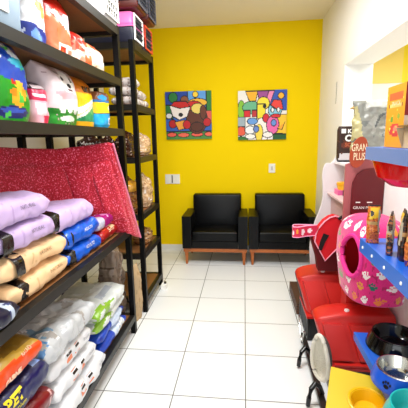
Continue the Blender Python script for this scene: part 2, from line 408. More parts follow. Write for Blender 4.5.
PF = 'standing bags of pet food on the rack'
def pouch(x0y, x1y, z, h, d, paint, label, cat='pet food bag', x=-.95, group='pet food bags on upper rack shelves', style='pouch', name='pet_food_bag', m=None, lean=0, rz=0, **k):
    o = sack(name, x1y-x0y, h, d, paint, m, style, **k)
    stand(o, x-d/2, (x0y+x1y)/2, z, lean=lean, rz=rz); tag(o, label, cat, group); return o
FRONT = ((-1, 0, 0), (0, 0, 1))      # look direction and up for words on a standing bag's front
# ---- shelf at z 1.65
zc = 1.651
o = pouch(1.02, 1.55, zc, .35, .24, design((24, 160, 40), [('r', 0, .5, 1, 1, (24, 86, 190)), ('p', [(0, .5), (.55, .47), (1, .36), (1, .56), (0, .6)], (24, 86, 190)), ('p', [(.55, .98), (.68, .75), (.86, .66), (.9, .74), (.76, .98)], (228, 238, 248)), ('e', .8, .68, .16, .05, (60, 190, 220)),
    ('e', .72, .27, .085, .1, (240, 180, 50)), ('e', .74, .41, .06, .07, (245, 195, 70)), ('e', .66, .33, .04, .05, (225, 150, 40)), ('e', .81, .35, .03, .05, (230, 160, 40)), ('e', .66, .11, .2, .07, (16, 36, 130)), ('e', .66, .13, .15, .03, (60, 100, 200)), ('e', .66, .44, .035, .03, (200, 30, 40)), ('n', 14, 9, 3, .42, (90, 200, 90))]),
    'big blue and green cat litter bag with yellow animal picture', x=-.93, seed=1)
lettering(o, 'Pet', .05, (0, -.02, .26), *FRONT, M_WHITE, bold=.002)
pouch(1.56, 1.70, zc, .20, .13, design((235, 190, 205), [('r', 0, .55, 1, .82, (222, 50, 100)), ('r', 0, .82, 1, 1, (60, 30, 40)), ('r', .2, .84, .9, .92, (235, 220, 225)), ('r', .1, .2, .6, .5, (245, 230, 235)), ('r', .5, 0, 1, .2, (225, 60, 110)), ('r', .1, .62, .7, .7, (245, 225, 235))]), 'small pink and white packet behind blue and green bag', cat='packet', name='pet_food_packet', x=-.96, seed=2)
o = pouch(1.69, 2.01, zc, .315, .2, design((240, 222, 226), [('r', 0, 0, 1, .27, (40, 150, 50)), ('e', .32, .26, .08, .06, (245, 240, 240)), ('e', .52, .27, .07, .06, (250, 245, 245)), ('e', .72, .26, .07, .06, (240, 240, 240)), ('e', .5, .12, .25, .05, (230, 245, 230)), ('n', 12, 14, 9, .5, (200, 170, 178)),
    ('e', .58, .74, .27, .19, (250, 244, 242)), ('e', .38, .92, .1, .1, (210, 190, 190)), ('e', .78, .92, .09, .1, (215, 196, 196)), ('e', .46, .79, .055, .036, K), ('e', .74, .79, .05, .036, K), ('e', .62, .69, .075, .042, K), ('e', .62, .61, .1, .022, (120, 80, 84)), ('e', .36, .86, .05, .03, (160, 140, 140)), ('e', .5, .5, .36, .06, (232, 190, 200))]),
    'pale pink food bag with white dog face and green base', x=-.945, seed=3)
o = pouch(2.0, 2.235, zc, .3, .17, design((250, 208, 40), [('r', 0, .66, 1, 1, (224, 140, 40)), ('p', [(0, .15), (1, .5), (1, .1), (0, .08)], (50, 160, 110)), ('p', [(0, .2), (1, .58), (1, .5), (0, .14)], (240, 240, 225)), ('r', 0, 0, 1, .1, (240, 190, 40)), ('p', [(0, .36), (.9, .62), (.95, .56), (0, .22)], (230, 235, 230))]),
    'yellow and orange food bag with diagonal green stripe', x=-.95, seed=4)
lettering(o, 'OKIS', .034, (0, -.005, .222), *FRONT, flat('dark brown ink', 50, 30, 20), bold=.0025)
o = pouch(2.245, 2.445, zc, .235, .2, design((40, 176, 226), [('r', 0, .42, 1, .7, (246, 222, 40)), ('r', 0, .7, 1, .78, (40, 130, 190)), ('r', 0, .78, 1, 1, (150, 100, 70)), ('e', .35, .85, .25, .08, (60, 170, 220)), ('r', .62, .1, .88, .3, (240, 240, 240)), ('e', .7, .56, .1, .06, (240, 240, 240)), ('r', .68, .14, .82, .26, (30, 80, 130)), ('r', 0, .39, 1, .42, (30, 60, 110))]),
    'light blue and yellow packet at the far end of shelf', style='block', cat='packet', name='pet_food_packet', x=-.935, seed=5)
pouch(1.35, 1.75, zc, .27, .12, design((60, 42, 40), [('r', .2, .3, .8, .6, (110, 70, 60))]), 'dark brown bag hidden behind pink packet', x=-1.2, seed=6)
# ---- shelf at z 2.0
zb = 2.001
t = empty('pet_litter_tray', (-.93, 1.36, zb)); tag(t, 'light blue grey plastic tray at near end of shelf', 'tray')
M_GREYBLUE = flat('blue grey plastic', 150, 168, 184, .4)
bm = box_bm(-.3, -.15, 0, 0, .145, .2); bmesh.ops.scale(bm, vec=(.9, .85, 1), verts=[v for v in bm.verts if v.co.z < .1]); bm_obj('tub', bm, M_GREYBLUE, t, bevel=.03, seg=4)
box('rim', -.31, -.17, .2, .012, .155, .222, flat('pale grey plastic', 176, 190, 202, .4), t, bevel=.008); box('paper_label', -.004, -.05, .07, .006, .03, .13, M_WHITE, t)
o = pouch(1.515, 1.715, zb, .34, .2, design((232, 230, 232), [('r', 0, 0, 1, .26, (40, 64, 150)), ('p', [(0, .26), (1, .26), (1, .2), (0, .34)], (232, 230, 232)), ('e', .38, .68, .26, .12, (206, 120, 130)), ('e', .6, .52, .2, .07, (228, 160, 90)), ('e', .72, .45, .12, .06, (236, 180, 110)), ('e', .3, .72, .12, .06, (160, 80, 95)), ('e', .42, .12, .22, .09, (120, 160, 220)), ('n', 12, 10, 5, .48, (190, 200, 220)), ('r', 0, .88, 1, 1, (214, 60, 50))]),
    'white and blue food bag with picture of raw meat', style='block', x=-.935, seed=7)
o = pouch(1.72, 1.985, zb, .33, .2, design((200, 40, 24), [('p', [(0, .02), (1, .02), (1, .5), (.5, .46), (.12, .58), (0, .58)], (206, 130, 96)), ('p', [(.1, .62), (.3, .55), (.8, .36), (1, .36), (1, .5), (.8, .5), (.3, .68)], (244, 232, 224)), ('e', .75, .58, .25, .11, (240, 220, 224)), ('r', .35, .05, .98, .22, (244, 236, 228)), ('r', .4, .1, .62, .18, (190, 60, 40)), ('r', .7, .1, .92, .16, (200, 150, 130)), ('n', 9, 12, 2, .5, (236, 120, 70))]),
    'red and tan food bag with white swoosh', x=-.94, seed=8)
pouch(1.995, 2.155, zb, .20, .15, design((238, 222, 214), [('r', 0, .62, 1, 1, (206, 44, 34)), ('p', [(0, .7), (.6, .5), (1, .6), (1, .45), (0, .4)], (220, 90, 70)), ('r', .3, .1, .8, .3, (225, 170, 150)), ('n', 8, 9, 1, .4, (220, 150, 130))]), 'small white packet with red top beside cream packet', cat='packet', name='pet_food_packet', x=-.945, seed=9)
pouch(2.17, 2.44, zb, .18, .16, design((240, 228, 208), [('r', 0, .78, 1, 1, (214, 110, 70)), ('n', 9, 9, 7, .3, (228, 190, 150)), ('r', 0, 0, .12, .5, (235, 120, 70)), ('e', .55, .4, .2, .16, (250, 244, 232))]), 'cream packet with orange top at far shelf end', cat='packet', name='pet_food_packet', x=-.94, seed=10)
o = pouch(1.96, 2.42, zb, .275, .14, design((26, 22, 22), []), 'black bag with white letters standing behind red packets', x=-1.14, seed=11)
lettering(o, 'SABOR', .045, (0, .02, .225), *FRONT, M_WHITE, bold=.001)
# ---- rack top: carriers
def carrier(name, w, d, h, top, base, label, doorcol=None, group='pet carriers on the racks', door=True, split=.5, bars=(5, 4), barcol=None):
    """pet carrier, grille door to the aisle (+x); w along the shelf, d into it"""
    t = empty(name, (0, 0, 0)); tag(t, label, 'pet carrier', group)
    bm = box_bm(-d, -w/2, 0, 0, w/2, h*split); bmesh.ops.scale(bm, vec=(1, .9, 1), verts=[v for v in bm.verts if v.co.z < h*.2])
    bm_obj('base', bm, base, t, bevel=.015, seg=3)
    bm = box_bm(-d, -w/2, h*split+.001, 0, w/2, h*.97); bmesh.ops.scale(bm, vec=(.97, .86, 1), verts=[v for v in bm.verts if v.co.z > h*.8])
    bm_obj('top_shell', bm, top, t, bevel=.03, seg=4)
    box('flange', -d-.008, -w/2-.008, h*(split-.03), .006, w/2+.008, h*(split+.02), top, t, bevel=.003)
    tube('handle', [(-d*.7, 0, h*.94), (-d*.66, 0, h*1.02), (-d*.34, 0, h*1.02), (-d*.3, 0, h*.94)], .01, base, t)
    if door:
        f = bmesh.new(); x0, x1, a, z0, z1 = .004, .014, w*.44, h*.08, h*.88
        for q in ((x0, -a, z0, x1, -a+.014, z1), (x0, a-.014, z0, x1, a, z1), (x0, -a+.014, z0, x1, a-.014, z0+.014), (x0, -a+.014, z1-.014, x1, a-.014, z1)): box_bm(*q, bm=f)
        dr = bm_obj('door', f, doorcol or M_WHITE, t)
        box('door_recess', .0005, -a+.015, z0+.015, .003, a-.015, z1-.015, M_BLACKPLASTIC, dr)
        for i in range(bars[0]):
            y = -a+.014+(2*a-.028)*(i+1)/(bars[0]+1); box('bar', .005, y-.0022, z0+.014, .010, y+.0022, z1-.014, barcol or doorcol or M_WHITE, dr)
        for i in range(bars[1]):
            z = z0+.014+(z1-z0-.028)*(i+1)/(bars[1]+1); box('bar', .008, -a+.014, z-.003, .014, a-.014, z+.003, barcol or doorcol or M_WHITE, dr)
    return t
ztop = 2.346
M_PINK = flat('pink plastic', 236, 130, 190, .35); M_NAVY = flat('dark navy plastic', 42, 44, 66, .4); M_BROWNRED = flat('brown red plastic', 110, 46, 36, .4); M_CHAR = flat('charcoal plastic', 64, 68, 84, .4); M_GREYP = flat('light grey plastic', 190, 188, 190, .4)
M_PALEPINK = flat('pale red plastic', 232, 120, 130, .35)
c = carrier('pet_carrier', .27, .42, .25, M_PINK, M_NAVY, 'pet carrier with pink top and navy base beside long rack', barcol=M_CHAR); c.location = (-.885, 3.03, ztop)
c = carrier('pet_carrier', .27, .42, .25, M_PALEPINK, M_NAVY, 'pet carrier with pale red top near the yellow wall', flat('orange red grille', 214, 84, 50), barcol=M_CHAR); c.location = (-.885, 3.335, ztop)
c = carrier('pet_carrier', .27, .42, .26, M_CHAR, M_BROWNRED, 'charcoal carrier with brown red base stacked over pink one', flat('grey grille', 96, 98, 110), split=.22, barcol=M_CHAR); c.location = (-.835, 3.02, ztop+.256)
c = carrier('pet_carrier', .27, .42, .26, M_CHAR, M_BROWNRED, 'charcoal carrier with brown red base stacked over pale red one', flat('grey grille', 96, 98, 110), split=.22, barcol=M_CHAR); c.location = (-.835, 3.32, ztop+.256)
c = carrier('pet_carrier', .27, .45, .3, M_GREYP, M_GREYP, 'white and grey carrier with lattice door on long rack', M_WHITE, bars=(4, 4)); c.location = (-.885, 2.42, ztop)
c = carrier('pet_carrier', .36, .4, .28, M_GREYP, M_GREYP, 'plain light grey carrier next to lattice door carrier', door=False); c.location = (-.97, 2.0, ztop)
lathe('side_vent', [(.0, .002), (.03, .004), (.04, .0)], M_BLACKPLASTIC, c, 20, mtx=Matrix.Translation((.0, .09, .17)) @ Matrix.Rotation(PI/2, 4, 'Y'))

# ---- shelf at z .885: lilac, beige and blue sacks
zd = .886
M_STRAP = mat('dark brown film strap', rgb(40, 32, 30), .22, bump=.3, bscale=40)
def speck(base, dark): return design(base, [('n', 60, 60, 3, .62, dark)])
LIL = speck((206, 184, 222), (190, 166, 208)); BEI = speck((240, 206, 164), (226, 188, 144)); BLU = design((30, 110, 214), [('n', 6, 6, 3, .35, (26, 96, 196))])
sideward = ((-.45, -1, 0), (1, 0, 0))   # words on the aisle side of a lying sack
def lying(y0, y1, z, th, paint, label, wd=.36, xf=-.925, m=M_MATTE, words=None, strap_at=None, group='sacks stacked on the middle shelf', cat='sack', name='paper_sack', seed=0, tilt=0, rz=0, wh=.018, ink=None, n=3.6, off=.12, bold=0, wr=.007):
    h = y1-y0
    o = sack(name, wd, h, th*.985, paint, m, 'pillow', n=n, seed=seed, pinch=.012, wr=wr)
    lay(o, xf-wd/2, y0, z, th, tilt, rz); tag(o, label, cat, group)
    if words: lettering(o, words, wh, (th*.12, wd/2, h*(.5+off)), sideward[0], sideward[1], ink or M_INK, bold=bold, sx=1)
    if strap_at: strap(o, wd, h, th*.985, strap_at[0], strap_at[1], M_STRAP, n=3.6, pinch=.012, seed=seed)
    return o
lying(1.18, 1.68, zd, .108, BEI, 'lowest beige sack with dark strap, under three others', words='NATURAL', ink=flat('tan ink', 176, 142, 106), strap_at=(.14, .26), seed=1, off=.22)
lying(1.16, 1.66, zd+.108, .115, BEI, 'upper beige sack with dark strap, under lilac sacks', words='NATURAL', ink=flat('tan ink', 176, 142, 106), strap_at=(.16, .28), seed=2)
lying(1.1, 1.61, zd+.223, .115, LIL, 'second lilac sack from top, resting on beige sacks', words='NATURAL', strap_at=(.16, .28), seed=3)
lying(1.06, 1.56, zd+.338, .118, LIL, 'topmost lilac sack of the near pile', words='NATURAL', strap_at=(.2, .31), seed=4)
lying(.68, 1.16, zd, .105, BEI, 'beige sack behind navy pouch, lower one at near edge', xf=-1.02, seed=5)
lying(.66, 1.14, zd+.105, .11, BEI, 'beige sack behind navy pouch, upper one at near edge', xf=-1.01, seed=6)
lying(1.66, 2.1, zd, .1, BLU, 'lower bright blue sack with dark strap', wd=.27, words='ADULTO', ink=M_WHITE, strap_at=(.04, .17), seed=7, m=M_FILM, wh=.02)
lying(1.64, 2.09, zd+.1, .112, BLU, 'upper bright blue sack with dark strap, below lilac one', wd=.28, words='ADULTO', ink=M_WHITE, strap_at=(.05, .19), seed=8, m=M_FILM)
lying(1.54, 2.04, zd+.212, .125, LIL, 'lilac sack lying on top of blue sacks', wd=.26, xf=-.935, strap_at=(.06, .16), seed=9)
o = sack('cat_food_pouch', .13, .16, .08, design((26, 32, 66), [('r', 0, .6, 1, .75, (190, 200, 215)), ('n', 9, 9, 4, .4, (60, 70, 120))]), M_FILM, 'pillow', nu=32, nv=24); lay(o, -.94, 1.02, zd, .08); tag(o, 'navy glossy pouch in front of beige sacks', 'pouch')
o = sack('snack_packet', .14, .31, .085, design((176, 28, 34), [('e', .75, .5, .12, .16, (240, 220, 180)), ('e', .8, .3, .1, .1, (220, 90, 50)), ('r', .55, .55, .95, .8, (236, 200, 160))]), M_FILM, 'pillow', nu=32, nv=30, seed=3); lay(o, -1.0, 2.11, zd, .085); tag(o, 'red snack packet lying on shelf beside cushion corner', 'packet', 'snack packets by the crimson cushion')
lettering(o, 'Snack', .032, (.03, .07, .17), (-.5, -1, 0), (1, 0, 0), flat('cream ink', 240, 222, 190))
o = sack('snack_packet', .13, .31, .085, design((170, 40, 130), [('r', 0, 0, 1, .35, (200, 200, 215)), ('e', .7, .62, .2, .12, (220, 150, 200)), ('n', 12, 12, 3, .4, (230, 190, 220))]), M_CLEAR, 'pillow', nu=32, nv=30, seed=5); lay(o, -1.005, 2.08, zd+.087, .085); tag(o, 'magenta and silver snack packet lying on red packet', 'packet', 'snack packets by the crimson cushion')

# ---- big crimson cushion
def cushion():
    NU, NV = 90, 44
    path_t = [(-1.46, .95), (-1.40, 1.55), (-1.31, 2.0), (-1.21, 2.15), (-1.06, 2.23), (-.94, 2.235), (-.895, 2.25), (-.875, 2.265)]
    path_b = [(-1.44, .95), (-1.36, 1.55), (-1.28, 2.0), (-1.16, 2.26), (-.985, 2.40), (-.865, 2.46), (-.845, 2.52), (-.83, 2.61)]
    zt = [1.60, 1.56, 1.53, 1.52, 1.535, 1.55, 1.555, 1.545]; zb_ = [.93, .93, .93, .93, .90, .87, .83, .795]
    ss = [0, .22, .44, .6, .76, .87, .93, 1]
    def ip(seq, s):
        for i in range(len(ss)-1):
            if s <= ss[i+1]:
                f = (s-ss[i])/(ss[i+1]-ss[i]); return seq[i]*(1-f)+seq[i+1]*f
        return seq[-1]
    def mid(s, r):
        a = Vector((ip([p[0] for p in path_t], s), ip([p[1] for p in path_t], s), ip(zt, s)))
        b = Vector((ip([p[0] for p in path_b], s), ip([p[1] for p in path_b], s), ip(zb_, s)))
        return b.lerp(a, r)
    def thick(s, r):
        m_ = min(s/.05, (1-s)/.10, r/.16, (1-r)/.16); m_ = max(0, m_)
        e = .016+.05*min(1, max(0, m_-.9)/1.2)**.6 if m_ > 1 else .008+.016*max(0, min(1, m_))*(1-abs(2*min(1, m_)-1)**3)+.006*min(1, m_)
        return e*(1 if s < .78 else max(.3, 1-(s-.78)/.12*.7))
    V = []; F = []
    nrm = lambda s, r: (mid(min(1, s+.01), r)-mid(max(0, s-.01), r)).cross(mid(s, min(1, r+.01))-mid(s, max(0, r-.01))).normalized()
    for sgn in (1, -1):
        for i in range(NV+1):
            for j in range(NU+1):
                s, r = j/NU, i/NV; q = noise.noise(Vector((s*16, r*8, 2)))*.006
                V.append(mid(s, r)+nrm(s, r)*sgn*(thick(s, r)+q*(1 if sgn > 0 else 0)))
    S = (NU+1)*(NV+1)
    for k in (0, 1):
        for i in range(NV):
            for j in range(NU):
                a = k*S+i*(NU+1)+j; f = (a, a+1, a+NU+2, a+NU+1); F.append(f if k == 0 else f[::-1])
    edge = [j for j in range(NU+1)]+[i*(NU+1)+NU for i in range(1, NV+1)]+[NV*(NU+1)+j for j in range(NU-1, -1, -1)]+[i*(NU+1) for i in range(NV-1, 0, -1)]
    for a, b in zip(edge, edge[1:]+edge[:1]): F.append((b, a, a+S, b+S))
    me = bpy.data.meshes.new('cushion'); me.from_pydata(V, [], F)
    m = bpy.data.materials.new('crimson flecked plush'); m.use_nodes = True; nt = m.node_tree; b = nt.nodes['Principled BSDF']
    tc = nt.nodes.new('ShaderNodeTexCoord'); n1 = nt.nodes.new('ShaderNodeTexNoise'); n1.inputs['Scale'].default_value = 100; n1.inputs['Detail'].default_value = 3
    rp = nt.nodes.new('ShaderNodeValToRGB'); rp.color_ramp.elements[0].position = .46; rp.color_ramp.elements[0].color = rgb(192, 8, 48); rp.color_ramp.elements[1].position = .70; rp.color_ramp.elements[1].color = rgb(248, 150, 178)
    e_ = rp.color_ramp.elements.new(.56); e_.color = rgb(216, 28, 72)
    bp = nt.nodes.new('ShaderNodeBump'); bp.inputs['Strength'].default_value = .5; bp.inputs['Distance'].default_value = .01
    nt.links.new(tc.outputs['Object'], n1.inputs['Vector']); nt.links.new(n1.outputs['Fac'], rp.inputs['Fac']); nt.links.new(rp.outputs['Color'], b.inputs['Base Color']); nt.links.new(n1.outputs['Fac'], bp.inputs['Height']); nt.links.new(bp.outputs['Normal'], b.inputs['Normal'])
    b.inputs['Roughness'].default_value = .8; b.inputs['Sheen Weight'].default_value = .25
    o = link('pet_bed_cushion', me, m, None, True); tag(o, 'large crimson flecked pet bed cushion slumped over the shelf sacks', 'cushion')
    tube('piping', [mid(1, r/20)+Vector((.004, 0, 0)) for r in range(21)], .007, flat('pink piping', 236, 150, 176, .7), o)
cushion()

# ---- bottom shelf z .165
ze = .166
BOT = 'bags stacked on the bottom shelf'
WH = design((226, 226, 228), [('n', 5, 5, 3, .3, (214, 215, 219))])
def white_words(o, h, wd, th):
    for dz, s in ((-.03, 'squares'), ):
        pass
def white_bag(y0, y1, z, th, label, xf, seed, marks=True):
    wd = .42; h = y1-y0
    def pf(a, v):
        c_ = WH(a, v)
        if marks and a > .93:
            pass
        return c_
    o = lying(y0, y1, z, th, pf, label, wd=wd, xf=xf, m=M_FILM, group=BOT, cat='bag', name='plastic_bag', seed=seed, wr=.008)
    if marks:
        for k, (v, sz) in enumerate(((.40, .055), (.58, .05))):
            lettering(o, '■', sz, (th*.1, wd/2, h*v), (-.35, -1, 0), (1, 0, 0), flat('orange print', 226, 146, 112), name='orange_square')
            lettering(o, '▬', sz*.6, (th*.1+.02, wd/2, h*v), (-.35, -1, 0), (1, 0, 0), flat('dark brown ink', 50, 30, 20), name='dark_bar')
        lettering(o, 'Racao', .018, (th*.05, wd/2, h*.84), (-.35, -1, 0), (1, 0, 0), flat('pale grey ink', 150, 152, 158))
    return o
white_bag(1.36, 1.9, ze, .125, 'bottom white bag with two orange squares', -.862, 1)
white_bag(1.355, 1.82, ze+.125, .115, 'middle white bag with two orange squares', -.88, 2)
white_bag(1.35, 1.78, ze+.24, .115, 'upper white bag with two orange squares under clear bag', -.895, 3)
o = lying(1.32, 1.86, ze+.355, .13, design((200, 202, 204), [('r', .55, .12, .9, .28, (140, 168, 190)), ('r', .6, 0, .95, .1, (110, 150, 190)), ('e', .25, .3, .05, .03, (190, 150, 60)), ('n', 8, 8, 2, .3, (222, 222, 224)), ('n', 5, 12, 6, .4, (176, 172, 168))]), 'crinkled clear silver bag on top of white bags', wd=.44, xf=-.885, m=M_CLEAR, group=BOT, cat='bag', name='plastic_bag', seed=4, wr=.014)
# near pile
lying(.75, 1.33, ze, .165, design((110, 18, 26), []), 'lowest dark bag of the near pile', group=BOT, cat='bag', name='pet_food_bag', m=M_FILM, xf=-.88, seed=5)
o = lying(.75, 1.345, ze+.165, .15, design((134, 18, 28), [('e', .97, .93, .03, .02, (220, 180, 180))]), 'dark red food bag under the navy one', group=BOT, cat='bag', name='pet_food_bag', m=M_FILM, xf=-.875, seed=6)
o = lying(.72, 1.335, ze+.315, .15, design((20, 24, 84), [('r', .8, .86, 1, .95, (150, 170, 220)), ('r', .93, .0, 1, 1, (26, 30, 96))]), 'navy food bag with yellow letters below orange bag', group=BOT, cat='bag', name='pet_food_bag', m=M_FILM, xf=-.88, seed=7)
lettering(o, 'PET', .045, (.03, .18, .365), (-.3, -1, 0), (1, 0, 0), flat('yellow ink', 236, 220, 60), bold=.003)
lettering(o, 'premium', .018, (-.01, .18, .375), (-.3, -1, 0), (1, 0, 0), flat('yellow ink', 236, 220, 60))
o = lying(.7, 1.3, ze+.465, .125, design((150, 118, 50), [('r', .955, 0, 1, 1, (226, 92, 32)), ('r', .2, .55, .5, .75, (190, 160, 90)), ('r', .88, 0, .955, 1, (196, 160, 70))]), 'gold food bag with orange side at top of near pile', group=BOT, cat='bag', name='pet_food_bag', m=M_FILM, xf=-.88, seed=8, n=3.4)
lettering(o, 'CARNE', .022, (-.02, .18, .40), (-.2, -1, 0), (1, 0, 0), flat('pale peach ink', 250, 214, 190), bold=.002); lettering(o, 'RACAO', .014, (.03, .18, .50), (-.2, -1, 0), (1, 0, 0), flat('pale peach ink', 250, 214, 190))
# far pile
BLW = design((36, 84, 190), [('r', .86, .45, 1, .9, (210, 222, 240)), ('r', .6, .1, .8, .9, (60, 120, 215)), ('n', 8, 8, 3, .4, (24, 60, 160))])
GRW = design((222, 226, 224), [('r', .0, .0, .5, 1, (196, 200, 190)), ('p', [(.9, 0), (1, 0), (1, .5), (.9, .3)], (150, 190, 70)), ('r', .7, .4, .84, .8, (190, 196, 204)), ('n', 7, 7, 5, .4, (206, 210, 210))])
o = lying(1.93, 2.42, ze, .085, BLW, 'lowest blue bag beside the far post', wd=.36, xf=-.915, m=M_FILM, group=BOT, cat='bag', name='pet_food_bag', seed=9)
lettering(o, 'DOG', .045, (.01, .18, .36), (-.35, -1, 0), (1, 0, 0), M_WHITE, bold=.002)
lying(1.92, 2.41, ze+.085, .085, BLW, 'upper blue and white bag under green edged bags', wd=.36, xf=-.92, m=M_FILM, group=BOT, cat='bag', name='pet_food_bag', seed=10)
lying(1.9, 2.42, ze+.17, .08, GRW, 'lower white bag with green edge in the far pile', wd=.38, xf=-.915, m=M_FILM, group=BOT, cat='bag', name='pet_food_bag', seed=11)
lying(1.9, 2.43, ze+.25, .09, GRW, 'white bag with green edge, topmost of far pile', wd=.4, xf=-.905, m=M_FILM, group=BOT, cat='bag', name='pet_food_bag', seed=12)
o = sack('pet_food_bag', .36, .66, .16, design((38, 36, 70), [('n', 6, 6, 3, .4, (52, 50, 88))]), M_FILM, 'pouch', seed=4); stand(o, -1.4, 1.95, ze); tag(o, 'dark navy bag standing behind the far pile', 'bag', BOT)
# a brownish clear sack between the racks
o = sack('clear_sack', .22, .80, .17, design((146, 128, 112), [('n', 7, 9, 2, .15, (166, 148, 132)), ('n', 12, 16, 5, .35, (120, 100, 84)), ('r', .3, .55, .7, .6, (190, 178, 166))]), M_CLEAR, 'gather', seed=8, wr=.016); stand(o, -1.13, 2.71, .0); tag(o, 'tall brownish clear sack standing on floor between racks', 'sack')

# ---- far rack goods
BISC = design((206, 172, 134), [('n', 14, 14, 3, .1, (226, 198, 164)), ('n', 16, 16, 8, .38, (166, 122, 84)), ('n', 10, 10, 6, .42, (240, 230, 218))])
BRWN = design((74, 46, 34), [('n', 20, 20, 4, .25, (110, 74, 54)), ('n', 12, 12, 9, .45, (190, 170, 155))])
SILV = design((214, 204, 198), [('n', 10, 10, 4, .2, (180, 160, 150)), ('n', 14, 14, 8, .35, (240, 238, 236)), ('r', .2, .2, .8, .5, (150, 110, 100))])
GT = 'treat bags on the far rack'
def treat(x, y, z, w, h, d, paint, label, seed=0, style='gather', rz=0, m=M_CLEAR):
    o = sack('treat_bag', w, h, d, paint, m, style, nu=36, nv=28, seed=seed, wr=.012, ws=14); stand(o, x, y, z, rz); tag(o, label, 'treat bag', GT); return o
treat(-1.0, 3.31, 1.421, .27, .215, .16, BISC, 'clear bag of beige biscuits beside far post, below grey bags', 1)
treat(-1.04, 3.01, 1.421, .24, .23, .16, BRWN, 'dark brown treat bag on upper shelf by near post', 2)
o = treat(-1.205, 3.0, 1.421, .15, .2, .14, BRWN, 'dark brown treat bag second from near post', 3, rz=-1.4)
lettering(o, 'Mega', .04, (0, 0, .1), *FRONT, M_WHITE)
o = treat(-1.375, 3.0, 1.421, .19, .22, .16, BRWN, 'dark brown treat bag seen above crimson cushion', 4, rz=-1.4)
lettering(o, 'Mega', .045, (0, 0, .12), *FRONT, M_WHITE)
treat(-1.0, 3.31, .921, .27, .33, .17, BISC, 'large clear bag of beige biscuits on middle shelf', 5)
treat(-1.04, 3.0, .921, .24, .33, .16, design((150, 100, 60), [('n', 22, 22, 3, .1, (120, 76, 44)), ('r', 0, .62, 1, .9, (206, 156, 60)), ('n', 14, 14, 4, .4, (190, 160, 130))]), 'brown treat bag with gold band on middle shelf', 6)
treat(-1.0, 3.26, .561, .25, .16, .17, design((150, 110, 72), [('n', 16, 16, 3, .1, (190, 150, 104)), ('n', 22, 22, 5, .3, (86, 56, 34))]), 'brown treat bag lying low on lower shelf', 7)
def silver(x, y, z, label, seed, rz=0):
    o = sack('treat_bag', .2, .24, .075, SILV, M_CLEAR, 'pillow', nu=36, nv=28, seed=seed, wr=.008); lay(o, x, y, z, .075, rz=rz); tag(o, label, 'treat bag', GT)
silver(-1.02, 2.92, 1.861, 'pale silver bag at bottom of the grey bag pile', 1); silver(-1.03, 2.91, 1.937, 'pale silver bag second in the grey bag pile', 2); silver(-1.02, 2.92, 2.013, 'pale silver bag topmost in the grey bag pile', 3)
silver(-1.03, 3.19, 1.861, 'pale silver bag lower beside far post', 4); silver(-1.04, 3.18, 1.937, 'pale silver bag upper beside far post', 5)
o = sack('paper_sack', .13, .5, .09, design((196, 172, 136), [('n', 6, 10, 3, .3, (176, 150, 112))]), M_MATTE, 'pouch', seed=5); stand(o, -.955, 2.765, .0, rz=-.2); tag(o, 'tan paper sack standing on floor between the racks', 'sack')
t = empty('floor_caster', (-.845, 3.40, 0)); tag(t, 'small white foot with dark knob at far rack base', 'rack foot')
box('block', -.03, -.04, 0, .025, .05, .05, M_WHITE, t, bevel=.006); lathe('knob', [(0, 0), (.014, 0), (.014, .018), (0, .02)], M_BLACKPLASTIC, t, 12, loc=(.005, .02, .0502))

# ================================================================== RIGHT SIDE: display stand
def smooth_outline(pts, n=6):
    out = []; L = len(pts)
    for i in range(L):
        p0, p1, p2, p3 = (Vector(pts[(i+k) % L]) for k in (-1, 0, 1, 2))
        for k in range(n):
            t_ = k/n; out.append(tuple(.5*((2*p1)+(-p0+p2)*t_+(2*p0-5*p1+4*p2-p3)*t_**2+(-p0+3*p1-3*p2+p3)*t_**3)))
    return out
M_ROSE = flat('dusty rose board', 184, 112, 114, .5); M_MAROON = flat('maroon board', 112, 8, 24, .4); M_TERRA = flat('terracotta print', 178, 84, 48, .5); M_PANEL = flat('white display board', 232, 226, 226, .5)
t = empty('display_stand', (0, 0, 0)); tag(t, 'white wavy edged display stand with maroon front and terracotta header', 'display stand')
pl = [(.655, 1.25), (.675, 1.335), (.72, 1.345), (.84, 1.345), (.84, 0), (.60, 0), (.60, .3), (.575, .6), (.60, .80), (.66, 1.0), (.665, 1.12)]
prism('back_panel', smooth_outline(pl, 5), 1, 3.0, 3.025, M_PANEL, t)
prism('front_panel', [(.70, .57), (.93, .57), (.93, 1.362), (.86, 1.4), (.82, 1.41), (.70, 1.372)], 1, 2.5, 2.52, M_ROSE, t)
arch = [(.745, .7), (.955, .7), (.955, 1.25), (.952, 1.3), (.935, 1.335), (.9, 1.35), (.815, 1.335), (.775, 1.305), (.75, 1.25), (.745, 1.2)]
a_ = prism('arched_panel', arch, 1, 2.482, 2.499, M_MAROON, t)
oval = [(.772+.056*math.cos(i/28*2*PI)+.014*math.sin(i/28*2*PI), 1.455+.105*math.sin(i/28*2*PI)) for i in range(28)]
hd = prism('header', oval, 1, 2.47, 2.481, M_TERRA, t, bevel=.003)
lettering(hd, 'GRAN', .05, (.772, 2.475, 1.485), (0, 1, 0), (0, 0, 1), flat('cream ink', 240, 222, 190), bold=.001, sx=.52)
lettering(hd, 'PLUS', .05, (.775, 2.475, 1.425), (0, 1, 0), (0, 0, 1), flat('cream ink', 240, 222, 190), bold=.001, sx=.52)
lettering(a_, 'GRAN PLUS', .02, (.83, 2.48, 1.07), (0, 1, 0), (0, 0, 1), M_WHITE)
box('small_mark', .775, 2.4805, 1.105, .805, 2.482, 1.112, M_WHITE, a_); box('small_mark', .85, 2.4805, 1.105, .885, 2.482, 1.112, M_WHITE, a_)
prism('shelf', [(.70, 1.085), (.92, 1.085), (.92, 1.1), (.70, 1.1)], 1, 2.522, 2.998, flat('pale pink board', 222, 196, 192), t)
prism('side_panel', [(2.522, .57), (2.998, .57), (2.998, 1.083), (2.522, 1.083)], 0, .735, .75, flat('beige pink board', 206, 172, 166), t)
